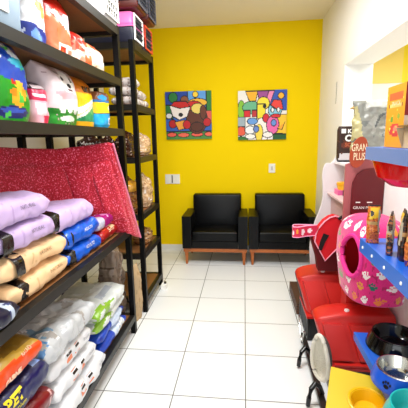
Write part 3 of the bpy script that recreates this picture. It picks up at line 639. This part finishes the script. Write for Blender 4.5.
prism('top_shelf', [(.74, 1.345), (.92, 1.345), (.92, 1.36), (.74, 1.36)], 1, 2.522, 3.02, M_PANEL, t)
t = empty('yellow_tub', (.79, 2.93, 1.1005)); tag(t, 'small round yellow tub on the white stand shelf', 'tub')
t.location = (.80, 2.88, 1.1405)
lathe('body', [(0, 0), (.045, 0), (.052, .03), (.052, .036), (0, .036)], flat('yellow plastic', 244, 196, 60, .35), t, 28); lathe('lid', [(0, .0362), (.056, .0362), (.056, .056), (.05, .06), (0, .06)], flat('deep yellow plastic', 240, 176, 40, .35), t, 28)
o = box('pink_box', .745, 2.83, 1.1005, .86, 2.95, 1.14, flat('pink card', 232, 120, 170), bevel=.003); tag(o, 'flat pink box under the yellow tub', 'box')
o = box('black_box', .775, 2.72, 1.1005, .86, 2.81, 1.145, flat('black card', 26, 22, 26), bevel=.003); tag(o, 'small black box beside pink box on stand shelf', 'box')
o = box('white_packet', .76, 2.57, 1.1005, .87, 2.69, 1.115, flat('white card', 230, 224, 224), bevel=.003); tag(o, 'flat white packet on stand shelf beside black box', 'packet')
# chocolate brown package on top
o = sack('brown_package', .17, .28, .07, design((66, 36, 26), [('r', .05, .02, .95, .26, (206, 200, 200)), ('r', .0, 0, 1, .05, (60, 60, 70)), ('e', .45, .48, .35, .1, (120, 60, 40)), ('n', 14, 14, 3, .45, (110, 66, 48))]), M_MATTE, 'block', nu=40, nv=36, wr=.001, n=8)
o.matrix_world = Matrix.Translation((.83, 2.93, 1.361)) @ Matrix.Rotation(-PI/2, 4, 'Z'); tag(o, 'dark brown package with white letters on stand top', 'package')
lettering(o, 'CO', .05, (.04, .015, .185), *FRONT, M_WHITE, bold=.003); lettering(o, '■ K', .03, (.04, -.03, .24), *FRONT, M_WHITE, bold=.002); lettering(o, 'SO', .03, (.04, -.01, .135), *FRONT, flat('rust ink', 190, 110, 80), bold=.002)

# things on the sill of the opening
o = sack('clear_gift_bag', .28, .375, .13, design((150, 150, 142), [('n', 5, 6, 3, .25, (166, 166, 158)), ('p', [(0, 0), (.24, 0), (.2, .6), (.1, .9), (0, .9)], (190, 182, 140)), ('n', 9, 6, 5, .45, (128, 130, 126)), ('p', [(.3, .86), (1, .86), (1, 1), (.3, 1)], (196, 196, 190)), ('p', [(.5, .5), (.62, .72), (.95, .84), (.95, .8), (.66, .68), (.54, .48)], (110, 112, 110))]), M_CLEAR, 'pouch', seed=6, wr=.016, n=2.4)
o.matrix_world = Matrix.Translation((.925, 2.72, Z0O+.001)) @ Matrix.Rotation(-PI/2, 4, 'Z'); tag(o, 'big crinkled translucent grey bag on the sill behind header', 'bag')
t = empty('dried_flower', (.885, 3.0, 1.3605)); tag(t, 'thin dried flower stem standing behind the brown package', 'flower')
tube('stem', [(0, 0, 0), (.0, .004, .2), (-.005, .0, .42)], .003, flat('dark stem', 70, 60, 40), t, 6)
bm = bmesh.new()
for i in range(7):
    a = 2*PI*i/7; bmesh.ops.create_uvsphere(bm, u_segments=8, v_segments=6, radius=.014, matrix=Matrix.Translation((.02*math.cos(a)-.005, .02*math.sin(a), .425)) @ Matrix.Diagonal((1, 1, .5, 1)))
bmesh.ops.create_uvsphere(bm, u_segments=10, v_segments=8, radius=.016, matrix=Matrix.Translation((-.005, 0, .428)))
bm_obj('bloom', bm, flat('tan petals', 216, 178, 120), t, smooth=True)
t = empty('pull_cord', (XR, 3.9, 1.9)); tag(t, 'thin white cord hanging on wall beside the opening', 'cord')
tube('cord', [(-.004, 0, .22), (-.005, .0, .1), (-.004, .005, 0)], .0035, flat('grey cord', 176, 172, 160), t, 6)
t = empty('door_cord', (1.2, 3.635, 1.45))
bpy.data.objects.remove(t)

# ================================================================== BLUE SHELVES
M_BLUE = flat('blue painted board', 34, 108, 200, .35); M_BLUELIP = flat('blue shelf edging', 48, 120, 205, .35)
def blue_shelf(z, lip, far, near, label, screws, lipm=None):
    """board from its front edge (far -> near points) to the wall"""
    (xa, ya), (xb, yb) = far, near
    t = empty('blue_shelf', (xa, ya, z)); tag(t, label, 'wall shelf', 'blue shelves on the right wall'); t.location = (0, 0, 0)
    prism('board', [(xa+.014, ya), (XR-.002, ya), (XR-.002, yb), (xb+.014, yb)], 2, z-.02, z, M_BLUE, t)
    f = bmesh.new(); P = [(xa, ya), (xa+.013, ya), (xb+.013, yb), (xb, yb)]
    A = [f.verts.new((x, y, z-lip)) for x, y in P]; B = [f.verts.new((x, y, z+.001)) for x, y in P]
    f.faces.new(A); f.faces.new(B[::-1])
    for i in range(4): f.faces.new((A[i], A[(i+1) % 4], B[(i+1) % 4], B[i]))
    e = bm_obj('front_edge', f, lipm or M_BLUELIP, t)
    for k in screws:
        y = ya+(yb-ya)*k; x = xa+(xb-xa)*k
        lathe('screw_cap', [(0, .003), (.006, .003), (.008, 0)], M_WHITE, e, 14, mtx=Matrix.Translation((x-.0006, y, z-lip*.5)) @ Matrix.Rotation(-PI/2, 4, 'Y'))
    return t
blue_shelf(1.51, .06, (.604, 1.83), (.598, .95), 'upper blue shelf with lit tone painted on its edge, holding the yellow carton', (), flat('blue edging with lit tone', 112, 138, 186, .4))  # edge is the same blue; light falling on it is put into its colour
blue_shelf(1.04, .07, (.603, 1.826), (.598, .95), 'middle blue shelf holding the treat packets', (.06, .21, .38, .57, .75))
blue_shelf(.50, .04, (.603, 1.828), (.60, .95), 'lower blue shelf holding the feeding bowls', ())
# upper shelf goods
zu = 1.5115
ybp = design((226, 160, 40), [('r', .15, .76, .85, .88, (214, 110, 60)), ('r', .12, .64, .88, .72, (70, 40, 30)), ('r', .2, .66, .8, .7, (240, 200, 120)), ('e', .55, .28, .35, .1, (206, 70, 70)), ('e', .35, .46, .08, .05, (120, 160, 60)), ('e', .7, .5, .06, .05, (150, 170, 60)), ('e', .6, .3, .16, .05, (240, 140, 110)), ('n', 9, 12, 3, .5, (246, 206, 90))])
ybr = design((150, 20, 26), [('r', .0, .3, .2, .5, (220, 200, 190)), ('r', .1, .6, .9, .8, (190, 50, 40)), ('n', 9, 9, 3, .4, (120, 14, 20))])
def carton(name, w, d, h, front, side, m=M_MATTE, nu=22, nv=34, topc=(190, 140, 40)):
    """front is the -x face of width w along y; side prints the y faces; top slopes"""
    V = []; F = []; C_ = []
    def quad(P, fn, a=nu, b=nv):
        base = len(V)
        for i in range(b+1):
            for j in range(a+1):
                p = P[0].lerp(P[1], j/a).lerp(P[3].lerp(P[2], j/a), i/b); V.append(p)
        for i in range(b):
            for j in range(a):
                q = base+i*(a+1)+j; F.append((q, q+1, q+a+2, q+a+1)); C_.append(fn((j+.5)/a, (i+.5)/b))
    v = lambda x, y, z: Vector((x, y, z))
    quad([v(0, w, 0), v(0, 0, 0), v(0, 0, h), v(0, w, h)], front); quad([v(0, 0, 0), v(d, 0, 0), v(d, 0, h), v(0, 0, h)], side)
    quad([v(d, 0, 0), v(d, w, 0), v(d, w, h), v(d, 0, h)], front); quad([v(d, w, 0), v(0, w, 0), v(0, w, h), v(d, w, h)], side)
    quad([v(0, 0, h), v(d, 0, h), v(d, w, h), v(0, w, h)], lambda a, b: rgb(*topc), 4, 4); quad([v(0, w, 0), v(d, w, 0), v(d, 0, 0), v(0, 0, 0)], lambda a, b: rgb(*topc), 2, 2)
    me = bpy.data.meshes.new(name); me.from_pydata(V, [], F); set_print(me, C_); return link(name, me, m)
o = carton('treat_carton', .19, .16, .27, ybp, ybr); o.location = (.665, 1.575, zu); tag(o, 'tall yellow treat carton with red side on upper shelf', 'carton')
lettering(o, 'SNACK', .02, (0, .085, .19), (1, 0, 0), (0, 0, 1), flat('cream ink', 240, 222, 190))
t = empty('cardboard_tray', (.66, 1.44, zu)); tag(t, 'open beige cardboard tray in front of yellow carton', 'tray')
M_CARD = flat('beige cardboard', 206, 180, 140, .7)
bm = bmesh.new()
def side(pts): bm.faces.new([bm.verts.new(p) for p in pts])
prism('back_wall', [(.0, 0), (.2, 0), (.24, .085), (-.03, .085)], 1, .118, .122, M_CARD, t); prism('front_wall', [(.0, 0), (.2, 0), (.22, .04), (-.015, .04)], 1, -.122, -.118, M_CARD, t)
bm.free()
prism('side_wall', [(-.118, 0), (.118, 0), (.118, .085), (.03, .085), (-.118, .045)], 0, .0, .004, M_CARD, t); prism('side_wall', [(-.118, 0), (.118, 0), (.118, .085), (.03, .085), (-.118, .045)], 0, .196, .2, M_CARD, t)
box('base', .0045, -.1175, .0, .1955, .1175, .004, M_CARD, t); box('lid', -.02, .0, .0875, .22, .125, .094, flat('olive card', 140, 112, 60, .7), t)
o = sack('blue_pouch', .11, .085, .05, design((30, 60, 190), [('n', 6, 6, 3, .3, (60, 100, 220))]), M_FILM, 'pouch', nu=28, nv=20); o.matrix_world = Matrix.Translation((.74, 1.40, zu+.0045)) @ Matrix.Rotation(PI, 4, 'Z'); tag(o, 'glossy blue pouch inside the cardboard tray', 'pouch')
# red basin under the upper shelf
t = empty('red_basin', (.775, 1.73, 1.489)); tag(t, 'shiny red plastic basin hanging under the upper shelf', 'basin')
lathe('bowl', [(0, -.165), (.09, -.16), (.155, -.12), (.183, -.05), (.19, 0), (.183, 0), (.175, -.05), (.148, -.113), (.087, -.152), (0, -.156)], flat('glossy red plastic', 222, 14, 16, .2), t, 48, sx=.87, sy=1.05)
# middle shelf packets
zm = 1.041
def packet(x, y, w, h, d, paint, label, rz, seed):
    o = sack('treat_packet', w, h, d, paint, M_FILM, 'pouch', nu=32, nv=36, seed=seed, wr=.003, ws=20); o.matrix_world = Matrix.Translation((x, y, zm)) @ Matrix.Rotation(rz, 4, 'Z'); tag(o, label, 'treat packet', 'treat packets on the middle blue shelf'); return o
TRT = lambda base, c2_, c3: design(base, [('r', 0, .0, 1, .12, c3), ('n', 14, 20, 3, .1, c2_), ('n', 20, 26, 7, .35, (120, 60, 24)), ('p', [(.1, .62), (.9, .72), (.85, .96), (.2, .94)], (246, 206, 50)), ('r', 0, .5, 1, .58, (206, 170, 110)), ('e', .3, .8, .14, .07, (70, 60, 40)), ('r', .8, .3, .95, .9, (190, 180, 160)), ('r', 0, .96, 1, 1, (40, 36, 40))])
packet(.635, 1.745, .06, .19, .035, TRT((206, 110, 44), (228, 144, 60), (200, 90, 130)), 'gold and orange treat packet at shelf corner', -PI/2-.15, 1)
packet(.652, 1.58, .075, .19, .03, TRT((60, 44, 44), (190, 120, 70), (60, 60, 110)), 'narrow dark treat packet turned edge on, second along the shelf', -PI-.45, 2)
packet(.675, 1.51, .08, .215, .035, TRT((40, 32, 36), (90, 60, 44), (70, 40, 90)), 'tall black treat packet third along the shelf', -PI-.3, 3)
packet(.69, 1.425, .075, .20, .035, TRT((208, 120, 60), (230, 150, 80), (110, 60, 140)), 'orange treat packet nearest on the shelf', -PI/2-.1, 4)
# lower shelf bowls
zl = .501
def bowl(x, y, r, h, outer, inner, rim, label, name='pet_bowl'):
    t = empty(name, (x, y, zl)); tag(t, label, 'pet bowl', 'feeding bowls on the lower blue shelf')
    lathe('shell', [(0, .0), (r*1.12, 0), (r*1.14, .006), (r*1.06, h*.5), (r*.93, h*.95), (r*.92, h), (r*.80, h*.3), (0, h*.1)], outer, t, 48)
    lathe('bowl_insert', [(r*.91, h+.001), (r*.87, h+.003), (r*.82, h-.004), (r*.74, h*.45), (r*.6, h*.25+.0), (0, h*.22)], inner, t, 48)
    tube('rim', [(r*.89*math.cos(a*2*PI/40), r*.89*math.sin(a*2*PI/40), h+.002) for a in range(40)], .004, rim, t, 6, closed=True)
    return t
M_BLKGLOSS = mat('glossy black plastic', rgb(14, 14, 15), .12)
lat = bowl(.765, 1.70, .12, .07, M_BLKGLOSS, M_BLKGLOSS, M_BLKGLOSS, 'glossy black bowl at the far end of lower shelf')
bb = bowl(.672, 1.43, .098, .07, flat('blue plastic', 26, 100, 206, .3), M_CHROME, M_CHROME, 'blue bowl with steel insert and black paw print')
bowl(.645, 1.20, .105, .07, flat('turquoise plastic', 40, 190, 184, .3), flat('turquoise inner', 40, 180, 175, .3), flat('turquoise plastic', 40, 190, 184), 'turquoise bowl nearest on the lower shelf')
host = [c_ for c_ in bb.children if c_.name.startswith('shell')][0]
dirv = Vector((.75, .66, -.1)); orv = Vector((-.075, -.066, .033))
pw = bmesh.new()
hm = host.data; tree = BVHTree.FromPolygons([v.co for v in hm.vertices], [tuple(p.vertices) for p in hm.polygons]); rt = dirv.normalized().cross(Vector((0, 0, 1))).normalized()
for cx, cz, rx, rz_ in ((0, -.006, .011, .009), (-.014, .005, .0045, .006), (-.005, .012, .0045, .006), (.005, .012, .0045, .006), (.014, .005, .0045, .006)):
    pts = []
    for k in range(12):
        p = orv+rt*(cx+rx*math.cos(k*PI/6))+Vector((0, 0, cz+rz_*math.sin(k*PI/6))); q = tree.ray_cast(p-dirv*.2, dirv.normalized()); pts.append(pw.verts.new((q[0] or p)-dirv*.0012))
    pw.faces.new(pts)
bm_obj('paw_print', pw, M_BLACKPLASTIC, host)

# ================================================================== PINK PAW PET HOUSE
def paw_house():
    t = empty('plush_pet_house', (0, 0, 0)); tag(t, 'pink plush pet house with paw prints and red opening', 'pet house')
    cx, cy, z0 = .772, 2.11, .623; A, B, H = .184, .26, .475; nu, nv = 200, 84
    rng = random.Random(4); pals = [(244, 226, 220), (226, 160, 50), (120, 150, 50), (244, 230, 224), (20, 120, 100), (240, 236, 230), (236, 140, 60)]
    paws = []
    for i in range(15):
        for j in range(6): paws.append((i/15*2*PI+(j % 2)*.21+rng.uniform(-.05, .05), .07+j*.165+rng.uniform(-.02, .02), pals[(i*3+j*2+rng.randint(0, 1)) % 7], rng.uniform(-.5, .5)))
    pink, deep = rgb(226, 30, 130), rgb(190, 14, 100)
    opx, opy, opw, oph = PI+.46, .57, .43, .27
    def surf(th, v, k=1):
        prof = (max(0, 1-abs((v-.42)/.58)**4.2))**.38 if v > .42 else (.86+.14*(v/.42))
        x = se(math.cos(th), 2.8)*A*prof*k; y = se(math.sin(th), 2.8)*B*prof*k
        return Vector((cx+x, cy+y, z0+H*(v if k == 1 else .04+v*.92)))
    def col(th, v):
        for (pt, pv, c_, an) in paws:
            dx = ((th-pt+PI) % (2*PI)-PI)*.25; dz = (v-pv)*H
            if abs(dx) < .045 and abs(dz) < .045:
                x = dx*math.cos(an)-dz*math.sin(an); y = dx*math.sin(an)+dz*math.cos(an)
                if (x/.019)**2+((y+.006)/.015)**2 < 1 or any(((x-q)/.0075)**2+((y-r)/.0095)**2 < 1 for q, r in ((-.024, .006), (-.009, .02), (.009, .02), (.024, .006))): return rgb(*c_)
        return pink if noise.noise(Vector((th*9, v*14, 1))) < .4 else deep
    V, F, C_ = [], [], []
    inside = lambda th, v: ((((th-opx+PI) % (2*PI))-PI)/opw)**2+((v-opy)/oph)**2 < 1
    for i in range(nv+1):
        for j in range(nu): V.append(surf(2*PI*j/nu, i/nv*.995))
    for i in range(nv):
        for j in range(nu):
            th, v = 2*PI*(j+.5)/nu, (i+.5)/nv
            if inside(th, v): continue
            k = (j+1) % nu; F.append((i*nu+j, i*nu+k, (i+1)*nu+k, (i+1)*nu+j)); C_.append(col(th, v))
    F.append(tuple(range(nu))[::-1]); C_.append(pink); F.append(tuple(nv*nu+j for j in range(nu))); C_.append(pink)
    me = bpy.data.meshes.new('plush_shell'); me.from_pydata(V, [], F); set_print(me, C_); link('plush_shell', me, M_CLOTH, t, True)
    V, F = [], []; n2, m2 = 64, 30
    for i in range(m2+1):
        for j in range(n2): V.append(surf(2*PI*j/n2, i/m2*.99, .9))
    for i in range(m2):
        for j in range(n2):
            if inside(2*PI*(j+.5)/n2, (i+.5)/m2): continue
            k = (j+1) % n2; F.append((i*n2+j, i*n2+k, (i+1)*n2+k, (i+1)*n2+j))
    F.append(tuple(range(n2))[::-1])
    me = bpy.data.meshes.new('lining'); me.from_pydata(V, [], F); link('lining', me, flat('red lining', 236, 24, 50, .9), t, True)
    tube('opening_edge', [surf(opx+opw*math.cos(a*PI/20), opy+oph*math.sin(a*PI/20), .985) for a in range(40)], .014, flat('pink trim', 232, 60, 150, .8), t, 8, closed=True)
paw_house()

# ================================================================== RED DOG HOUSES
def red_house(y0b, y0t, y1, z0, z1, xft, xfb, label, door, rise=.03, prop=None):
    t = empty('plastic_dog_house', (0, 0, 0)); tag(t, label, 'dog house', 'red plastic dog houses on the right')
    xb = .945; H = z1-z0; n = 56; E_ = .88
    def edge(u):
        f = min(1, u/E_); return xfb+(xft-xfb)*f, y0b+(y0t-y0b)*f
    def ring(u):
        k = 1
        if u > E_: q = (u-E_)/(1-E_); k = 1-.14*(1-math.sqrt(max(0, 1-q*q)))
        x0, a0 = edge(u); mx, my, hx, hy = (x0+xb)/2, (a0+y1)/2, (xb-x0)/2*k, (y1-a0)/2*k
        out = []
        for cx_, cy_ in ring_points(.4, .5, 7, n):
            x, y = mx+cx_*hx, my+cy_*hy; out.append((x, y, z0+H*u-.04*u**3*max(0, 1-(x-x0)/.2)**1.5+rise*max(0, u-.5)*2*max(0, (y-a0)/(y1-a0))))
        return out
    bm = bmesh.new(); R_ = [[bm.verts.new(p) for p in ring(u)] for u in (0, .03, .2, .4, .6, .8, .88, .93, .965, .99, 1.0)]
    for P_, Q_ in zip(R_, R_[1:]):
        for j in range(n): bm.faces.new((P_[j], P_[(j+1) % n], Q_[(j+1) % n], Q_[j]))
    bm.faces.new(R_[0][::-1]); c_ = bm.verts.new(((xft+xb)/2, (y0t+y1)/2, z1+rise*.5+.012))
    for j in range(n): bm.faces.new((R_[-1][j], R_[-1][(j+1) % n], c_))
    bm_obj('body', bm, M_PLASTIC_RED, t, smooth=True)
    prism('base_flange', [(xfb-.012, y0b-.02), (xb, y0b-.02), (xb, y1), (xfb-.012, y1)], 2, z0-.018, z0-.001, M_PLASTIC_RED, t, bevel=.007, seg=3)
    prism('base_rim', [(xfb+.03, y0b-.032), (xb, y0b-.032), (xb, y0b-.004), (xfb+.03, y0b-.004)], 2, z0+.012, z0+.026, M_PLASTIC_RED, t, bevel=.005, seg=3)
    for a0, a1 in ((.03, .15), (.19, .40)):
        bm = bmesh.new(); pts = []
        for (a, u) in ((a0, .12), (a1, .12), (a1, .80), (a0, .80)):
            x, y = edge(u); pts.append((x+a, y, z0+H*u))
        sl = Vector((0, -(z1-z0), (y0t-y0b))).normalized()
        A_ = [bm.verts.new(Vector(p)+sl*.028) for p in pts]; B_ = [bm.verts.new(Vector(p)-sl*.02) for p in pts]
        bm.faces.new(A_); bm.faces.new(B_[::-1])
        for i in range(4): bm.faces.new((A_[i], A_[(i+1) % 4], B_[(i+1) % 4], B_[i]))
        bm_obj('side_panel', bm, M_PLASTIC_RED, t, bevel=.009, seg=3)
    lathe('roof_button', [(0, .010), (.014, .008), (.017, -.004)], flat('white button', 240, 225, 220), t, 16, loc=(xft+.2, y0t+.05, z1+.006))
    if prop: bm_obj('prop_box', box_bm(*prop), M_PLASTIC_RED, t, bevel=.03, seg=4)  # box put in to carry the plush house, not a roof part
    if door:
        ym = (y0t+y1)/2+.02; hw = (y1-y0t)*.5; bm = bmesh.new()
        pts = [(ym-hw, z0+.01), (ym+hw, z0+.01), (ym+hw, z0+H*.6), (ym+hw*.7, z0+H*.78), (ym, z0+H*.84), (ym-hw*.7, z0+H*.78), (ym-hw, z0+H*.6)]
        xat = lambda z: edge((z-z0)/H)[0]
        A_ = [bm.verts.new((xat(z)-.004, y, z)) for y, z in pts]; B_ = [bm.verts.new((xat(z)+.03, y, z)) for y, z in pts]
        bm.faces.new(A_); bm.faces.new(B_[::-1])
        for i in range(len(pts)): bm.faces.new((A_[i], A_[(i+1) % len(pts)], B_[(i+1) % len(pts)], B_[i]))
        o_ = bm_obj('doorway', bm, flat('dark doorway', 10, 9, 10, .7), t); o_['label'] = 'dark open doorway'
    return t
red_house(2.53, 2.65, 2.86, .215, .500, .425, .49, 'red plastic dog house below the heart, farther of the two', True, .02)
red_house(1.97, 2.08, 2.24, .188, .465, .452, .515, 'red plastic dog house under the pink plush house, nearer one', False, .01, (.68, 2.25, .19, .93, 2.37, .622))
# black wire crates the houses stand on
def crate(y0, y1, z1, x0, label):
    t = empty('wire_crate', (0, 0, 0)); tag(t, label, 'crate', 'black crates under the dog houses')
    xb = .94; z0 = .004
    box('tray', x0, y0, z0, xb, y1, z0+.03, M_BLACKPLASTIC, t)
    for (x, y) in ((x0+.01, y0+.01), (x0+.01, y1-.01), (xb-.01, y0+.01), (xb-.01, y1-.01)): box('upright', x-.008, y-.008, z0+.03, x+.008, y+.008, z1-.012, M_BLACKPLASTIC, t)
    box('top_frame', x0, y0, z1-.012, xb, y1, z1, M_BLACKPLASTIC, t)
    box('side_panel', x0+.003, y0+.02, z0+.03, x0+.008, y1-.02, z1-.012, flat('dark grille', 24, 24, 30, .5), t); box('side_panel', x0+.02, y0+.003, z0+.03, xb-.02, y0+.008, z1-.012, flat('dark grille', 24, 24, 30, .5), t)
    k = max(3, int((y1-y0)/.06))
    for i in range(k):
        y = y0+.03+(y1-y0-.06)*i/(k-1); tube('wire', [(x0-.003, y, z0+.02), (x0-.003, y, z1-.005)], .003, flat('grey wire', 120, 122, 126, .3), t, 6)
    return t
crate(2.53, 2.92, .196, .49, 'black wire crate under the farther red house')
crate(1.96, 2.30, .169, .53, 'black wire crate under the nearer red house')
# plush lined oval bed on edge
def oval_bed():
    t = empty('plush_oval_bed', (.43, 1.83, .332)); t.rotation_euler = (0, math.radians(-4), math.radians(34)); tag(t, 'cream plush lined oval pet bed standing on edge by nearer red house', 'pet bed')
    M_PLUSH = mat('cream plush', rgb(236, 230, 216), .95, bump=.9, bscale=160)
    rx, rz = .062, .145; n, k = 48, 12
    def bowl_(name, d0, s, m, inner):
        bm = bmesh.new(); rings = []
        for i in range(k+1):
            q = i/k; f = math.cos(q*PI/2)**.55 if i < k else .0; f = max(f, .02)
            rings.append([bm.verts.new((d0+.075*q*s, rx*s*f*math.cos(2*PI*j/n)*(1-.3*math.sin(2*PI*j/n)), rz*s*f*math.sin(2*PI*j/n))) for j in range(n)])
        for A_, B_ in zip(rings, rings[1:]):
            for j in range(n): bm.faces.new((A_[j], A_[(j+1) % n], B_[(j+1) % n], B_[j]))
        bm.faces.new(rings[-1]); return bm_obj(name, bm, m, t, smooth=True)
    bowl_('shell', 0, 1, flat('grey fabric', 120, 112, 104, .9), False); bowl_('lining', -.001, .93, M_PLUSH, True)
    tube('rim', [(0, rx*.97*math.cos(a*2*PI/48)*(1-.3*math.sin(a*2*PI/48)), rz*.97*math.sin(a*2*PI/48)) for a in range(48)], .012, M_PLUSH, t, 10, closed=True)
oval_bed()
# black floor rail with curved hooks
t = empty('low_metal_stand', (0, 0, 0)); tag(t, 'black metal display base with curved feet along floor', 'display base')
M_RAIL = flat('dark grey steel', 50, 48, 46, .35)
prism('rail', [(.435, 1.5), (.475, 1.5), (.475, 2.55), (.44, 2.55)], 2, .03, .055, M_RAIL, t)
for y in (2.22, 1.86):
    tube('foot', [(.47, y+.03, .052), (.45, y+.03, .10), (.42, y+.02, .125), (.395, y, .105), (.380, y-.02, .06), (.375, y-.025, .012)], [.012, .014, .015, .015, .014, .013], M_BLACKPLASTIC, t, 10)
for y in (1.6, 2.5): box('support', .44, y-.01, 0, .47, y+.01, .0295, M_RAIL, t)
t = empty('metal_hook', (0, 0, 0)); tag(t, 'thin bent steel wire hook below the farther house', 'hook')
tube('wire', [(.425, 2.56, .20), (.428, 2.46, .09), (.43, 2.40, .075), (.435, 2.37, .17)], .006, M_CHROME, t, 8)
# patterned box on the floor by the wall
t = empty('patterned_box', (0, 0, 0)); 
o = carton('patterned_box', .5, .2, .10, design((88, 52, 38), [('n', 26, 10, 3, .05, (70, 46, 36)), ('n', 30, 12, 8, .3, (150, 104, 80))]), design((120, 84, 60), [('n', 12, 8, 3, .1, (70, 46, 36))]), topc=(92, 60, 44)); o.location = (.468, 2.94, .001); tag(o, 'long brown patterned box on the floor behind red house', 'box')
bpy.data.objects.remove(t)

# ================================================================== HEART AND COLLAR
def heart_pts(cx, cz, s, n=48):
    out = []
    for i in range(n):
        a = 2*PI*i/n; x = 16*math.sin(a)**3; z = 13*math.cos(a)-5*math.cos(2*a)-2*math.cos(3*a)-math.cos(4*a); out.append((cx+x*s, cz+z*s))
    return out
t = empty('heart_pet_bed', (.605, 2.62, .836)); tag(t, 'red heart shaped padded pet bed standing above farther house', 'pet bed')
hp = [((a-325)*.0073, -(b-235)*.0078) for a, b in ((314, 240), (315, 232), (318, 226), (323, 220), (328, 216.5), (333, 215), (338, 216.5), (341, 221), (345, 217), (350, 217), (353, 222), (353, 230), (348, 237), (337, 246), (325, 259))]
prism('padded_heart', hp, 1, -.06, .02, mat('red felt', rgb(216, 20, 44), .85, bump=.3, bscale=150), t, bevel=.01, seg=3)
prism('backing', [(-.10, -.02), (-.045, -.20), (-.03, -.300), (.122, -.300), (.122, .0), (.05, .06)], 1, .022, .10, flat('maroon felt', 120, 10, 28, .85), t, bevel=.008)
tube('piping', [(x, -.061, z) for x, z in hp], .0055, flat('pale pink piping', 240, 170, 186, .8), t, 8, closed=True)
prism('dark_patch', [(-.055, -.105), (-.028, -.105), (-.005, -.04), (.02, .01), (-.02, .025), (-.04, -.03)], 1, -.066, -.0605, flat('dark fabric', 34, 10, 16, .9), t)
tube('bow', [(.085, -.06, .135), (.10, -.075, .155), (.115, -.06, .125), (.13, -.07, .15), (.145, -.06, .11)], .013, flat('dark fabric', 34, 10, 16), t, 8)
t = empty('pet_collar', (.0, 0, 0)); tag(t, 'pink pet collar with white hearts looped beside red heart', 'collar')
def band():
    V, F, C_ = [], [], []; n = 60; w = .085
    P = [(.54, 2.57), (.46, 2.56), (.40, 2.54), (.365, 2.565), (.38, 2.61), (.43, 2.62), (.52, 2.62)]
    def at(s):
        f = s*(len(P)-1); i = min(int(f), len(P)-2); f -= i
        p0, p1, p2, p3 = (Vector(P[min(max(i+q, 0), len(P)-1)]) for q in (-1, 0, 1, 2))
        return .5*((2*p1)+(-p0+p2)*f+(2*p0-5*p1+4*p2-p3)*f*f+(-p0+3*p1-3*p2+p3)*f**3)
    pd = design((214, 24, 84), [('e', .12, .5, .03, .25, (245, 225, 230)), ('e', .24, .45, .035, .28, (245, 225, 230)), ('e', .36, .55, .03, .22, (240, 160, 60)), ('e', .46, .4, .025, .22, (245, 225, 230)), ('r', 0, .92, 1, 1, (244, 170, 200)), ('r', 0, 0, 1, .08, (244, 170, 200))])
    K_ = 14
    for sd in (0, 1):
        for i in range(n+1):
            p = at(i/n); d_ = at(min(1, i/n+.01))-at(max(0, i/n-.01)); nn = Vector((-d_.y, d_.x)).normalized()*(.005 if sd else 0)
            for k in range(K_+1): V.append((p.x+nn.x, p.y+nn.y, .832+w*k/K_-.03*(i/n-.3)*(1 if i/n < .5 else .2)))
    S = (n+1)*(K_+1)
    for sd in (0, 1):
        for i in range(n):
            for k in range(K_):
                a = sd*S+i*(K_+1)+k; f = (a, a+K_+1, a+K_+2, a+1); F.append(f if sd == 0 else f[::-1]); C_.append(pd((i+.5)/n, (k+.5)/K_))
    for i in range(n):
        for e_ in (0, K_): a = i*(K_+1)+e_; F.append((a, a+K_+1, a+K_+1+S, a+S)); C_.append(rgb(244, 170, 200))
    for i in (0, n):
        for k in range(K_): a = i*(K_+1)+k; F.append((a, a+1, a+1+S, a+S)); C_.append(rgb(214, 24, 84))
    me = bpy.data.meshes.new('band'); me.from_pydata(V, [], F); set_print(me, C_); return link('band', me, M_CLOTH, t, True)
band()

# ================================================================== NEAR RIGHT: yellow things
M_YEL = flat('yellow plastic sheet', 226, 200, 60, .4)
t = empty('yellow_crate', (.455, 1.69, 0), math.radians(-18)); tag(t, 'pale yellow lidded plastic crate standing below the lower shelf', 'crate')
box('body', .013, -.285, .0, .25, -.025, .325, flat('cream plastic', 226, 214, 170, .45), t, bevel=.008)
prism('lid', [(-.305, .326), (0, .365), (0, .378), (-.305, .338)], 0, .0, .265, M_YEL, t, bevel=.003)
t = empty('yellow_bucket', (.545, 1.45, .0)); t.location = (.545, 1.415, .343); tag(t, 'bright yellow round bowl standing on the pale yellow crate lid', 'bowl')
t.name = 'yellow_bowl'; t.rotation_euler = (math.radians(7.3), 0, 0)
lathe('body', [(0, 0), (.055, 0), (.07, .03), (.08, .058), (.085, .058), (.085, .066), (.072, .066), (.055, .02), (0, .012)], flat('bright yellow plastic', 244, 196, 20, .3), t, 40)
tube('rim', [(.081*math.cos(a*PI/20), .081*math.sin(a*PI/20), .065) for a in range(40)], .007, flat('bright yellow plastic', 244, 196, 20), t, 8, closed=True)
t = empty('red_pot', (.44, 1.48, 0)); tag(t, 'small red rimmed pot with cream inside beside bucket', 'pot')
lathe('body', [(0, 0), (.03, 0), (.036, .30), (.03, .30), (.026, .02), (0, .02)], flat('cream plastic', 226, 214, 170), t, 28)
tube('rim', [(.034*math.cos(a*PI/16), .034*math.sin(a*PI/16), .301) for a in range(32)], .007, flat('red rim plastic', 170, 40, 44), t, 8, closed=True)
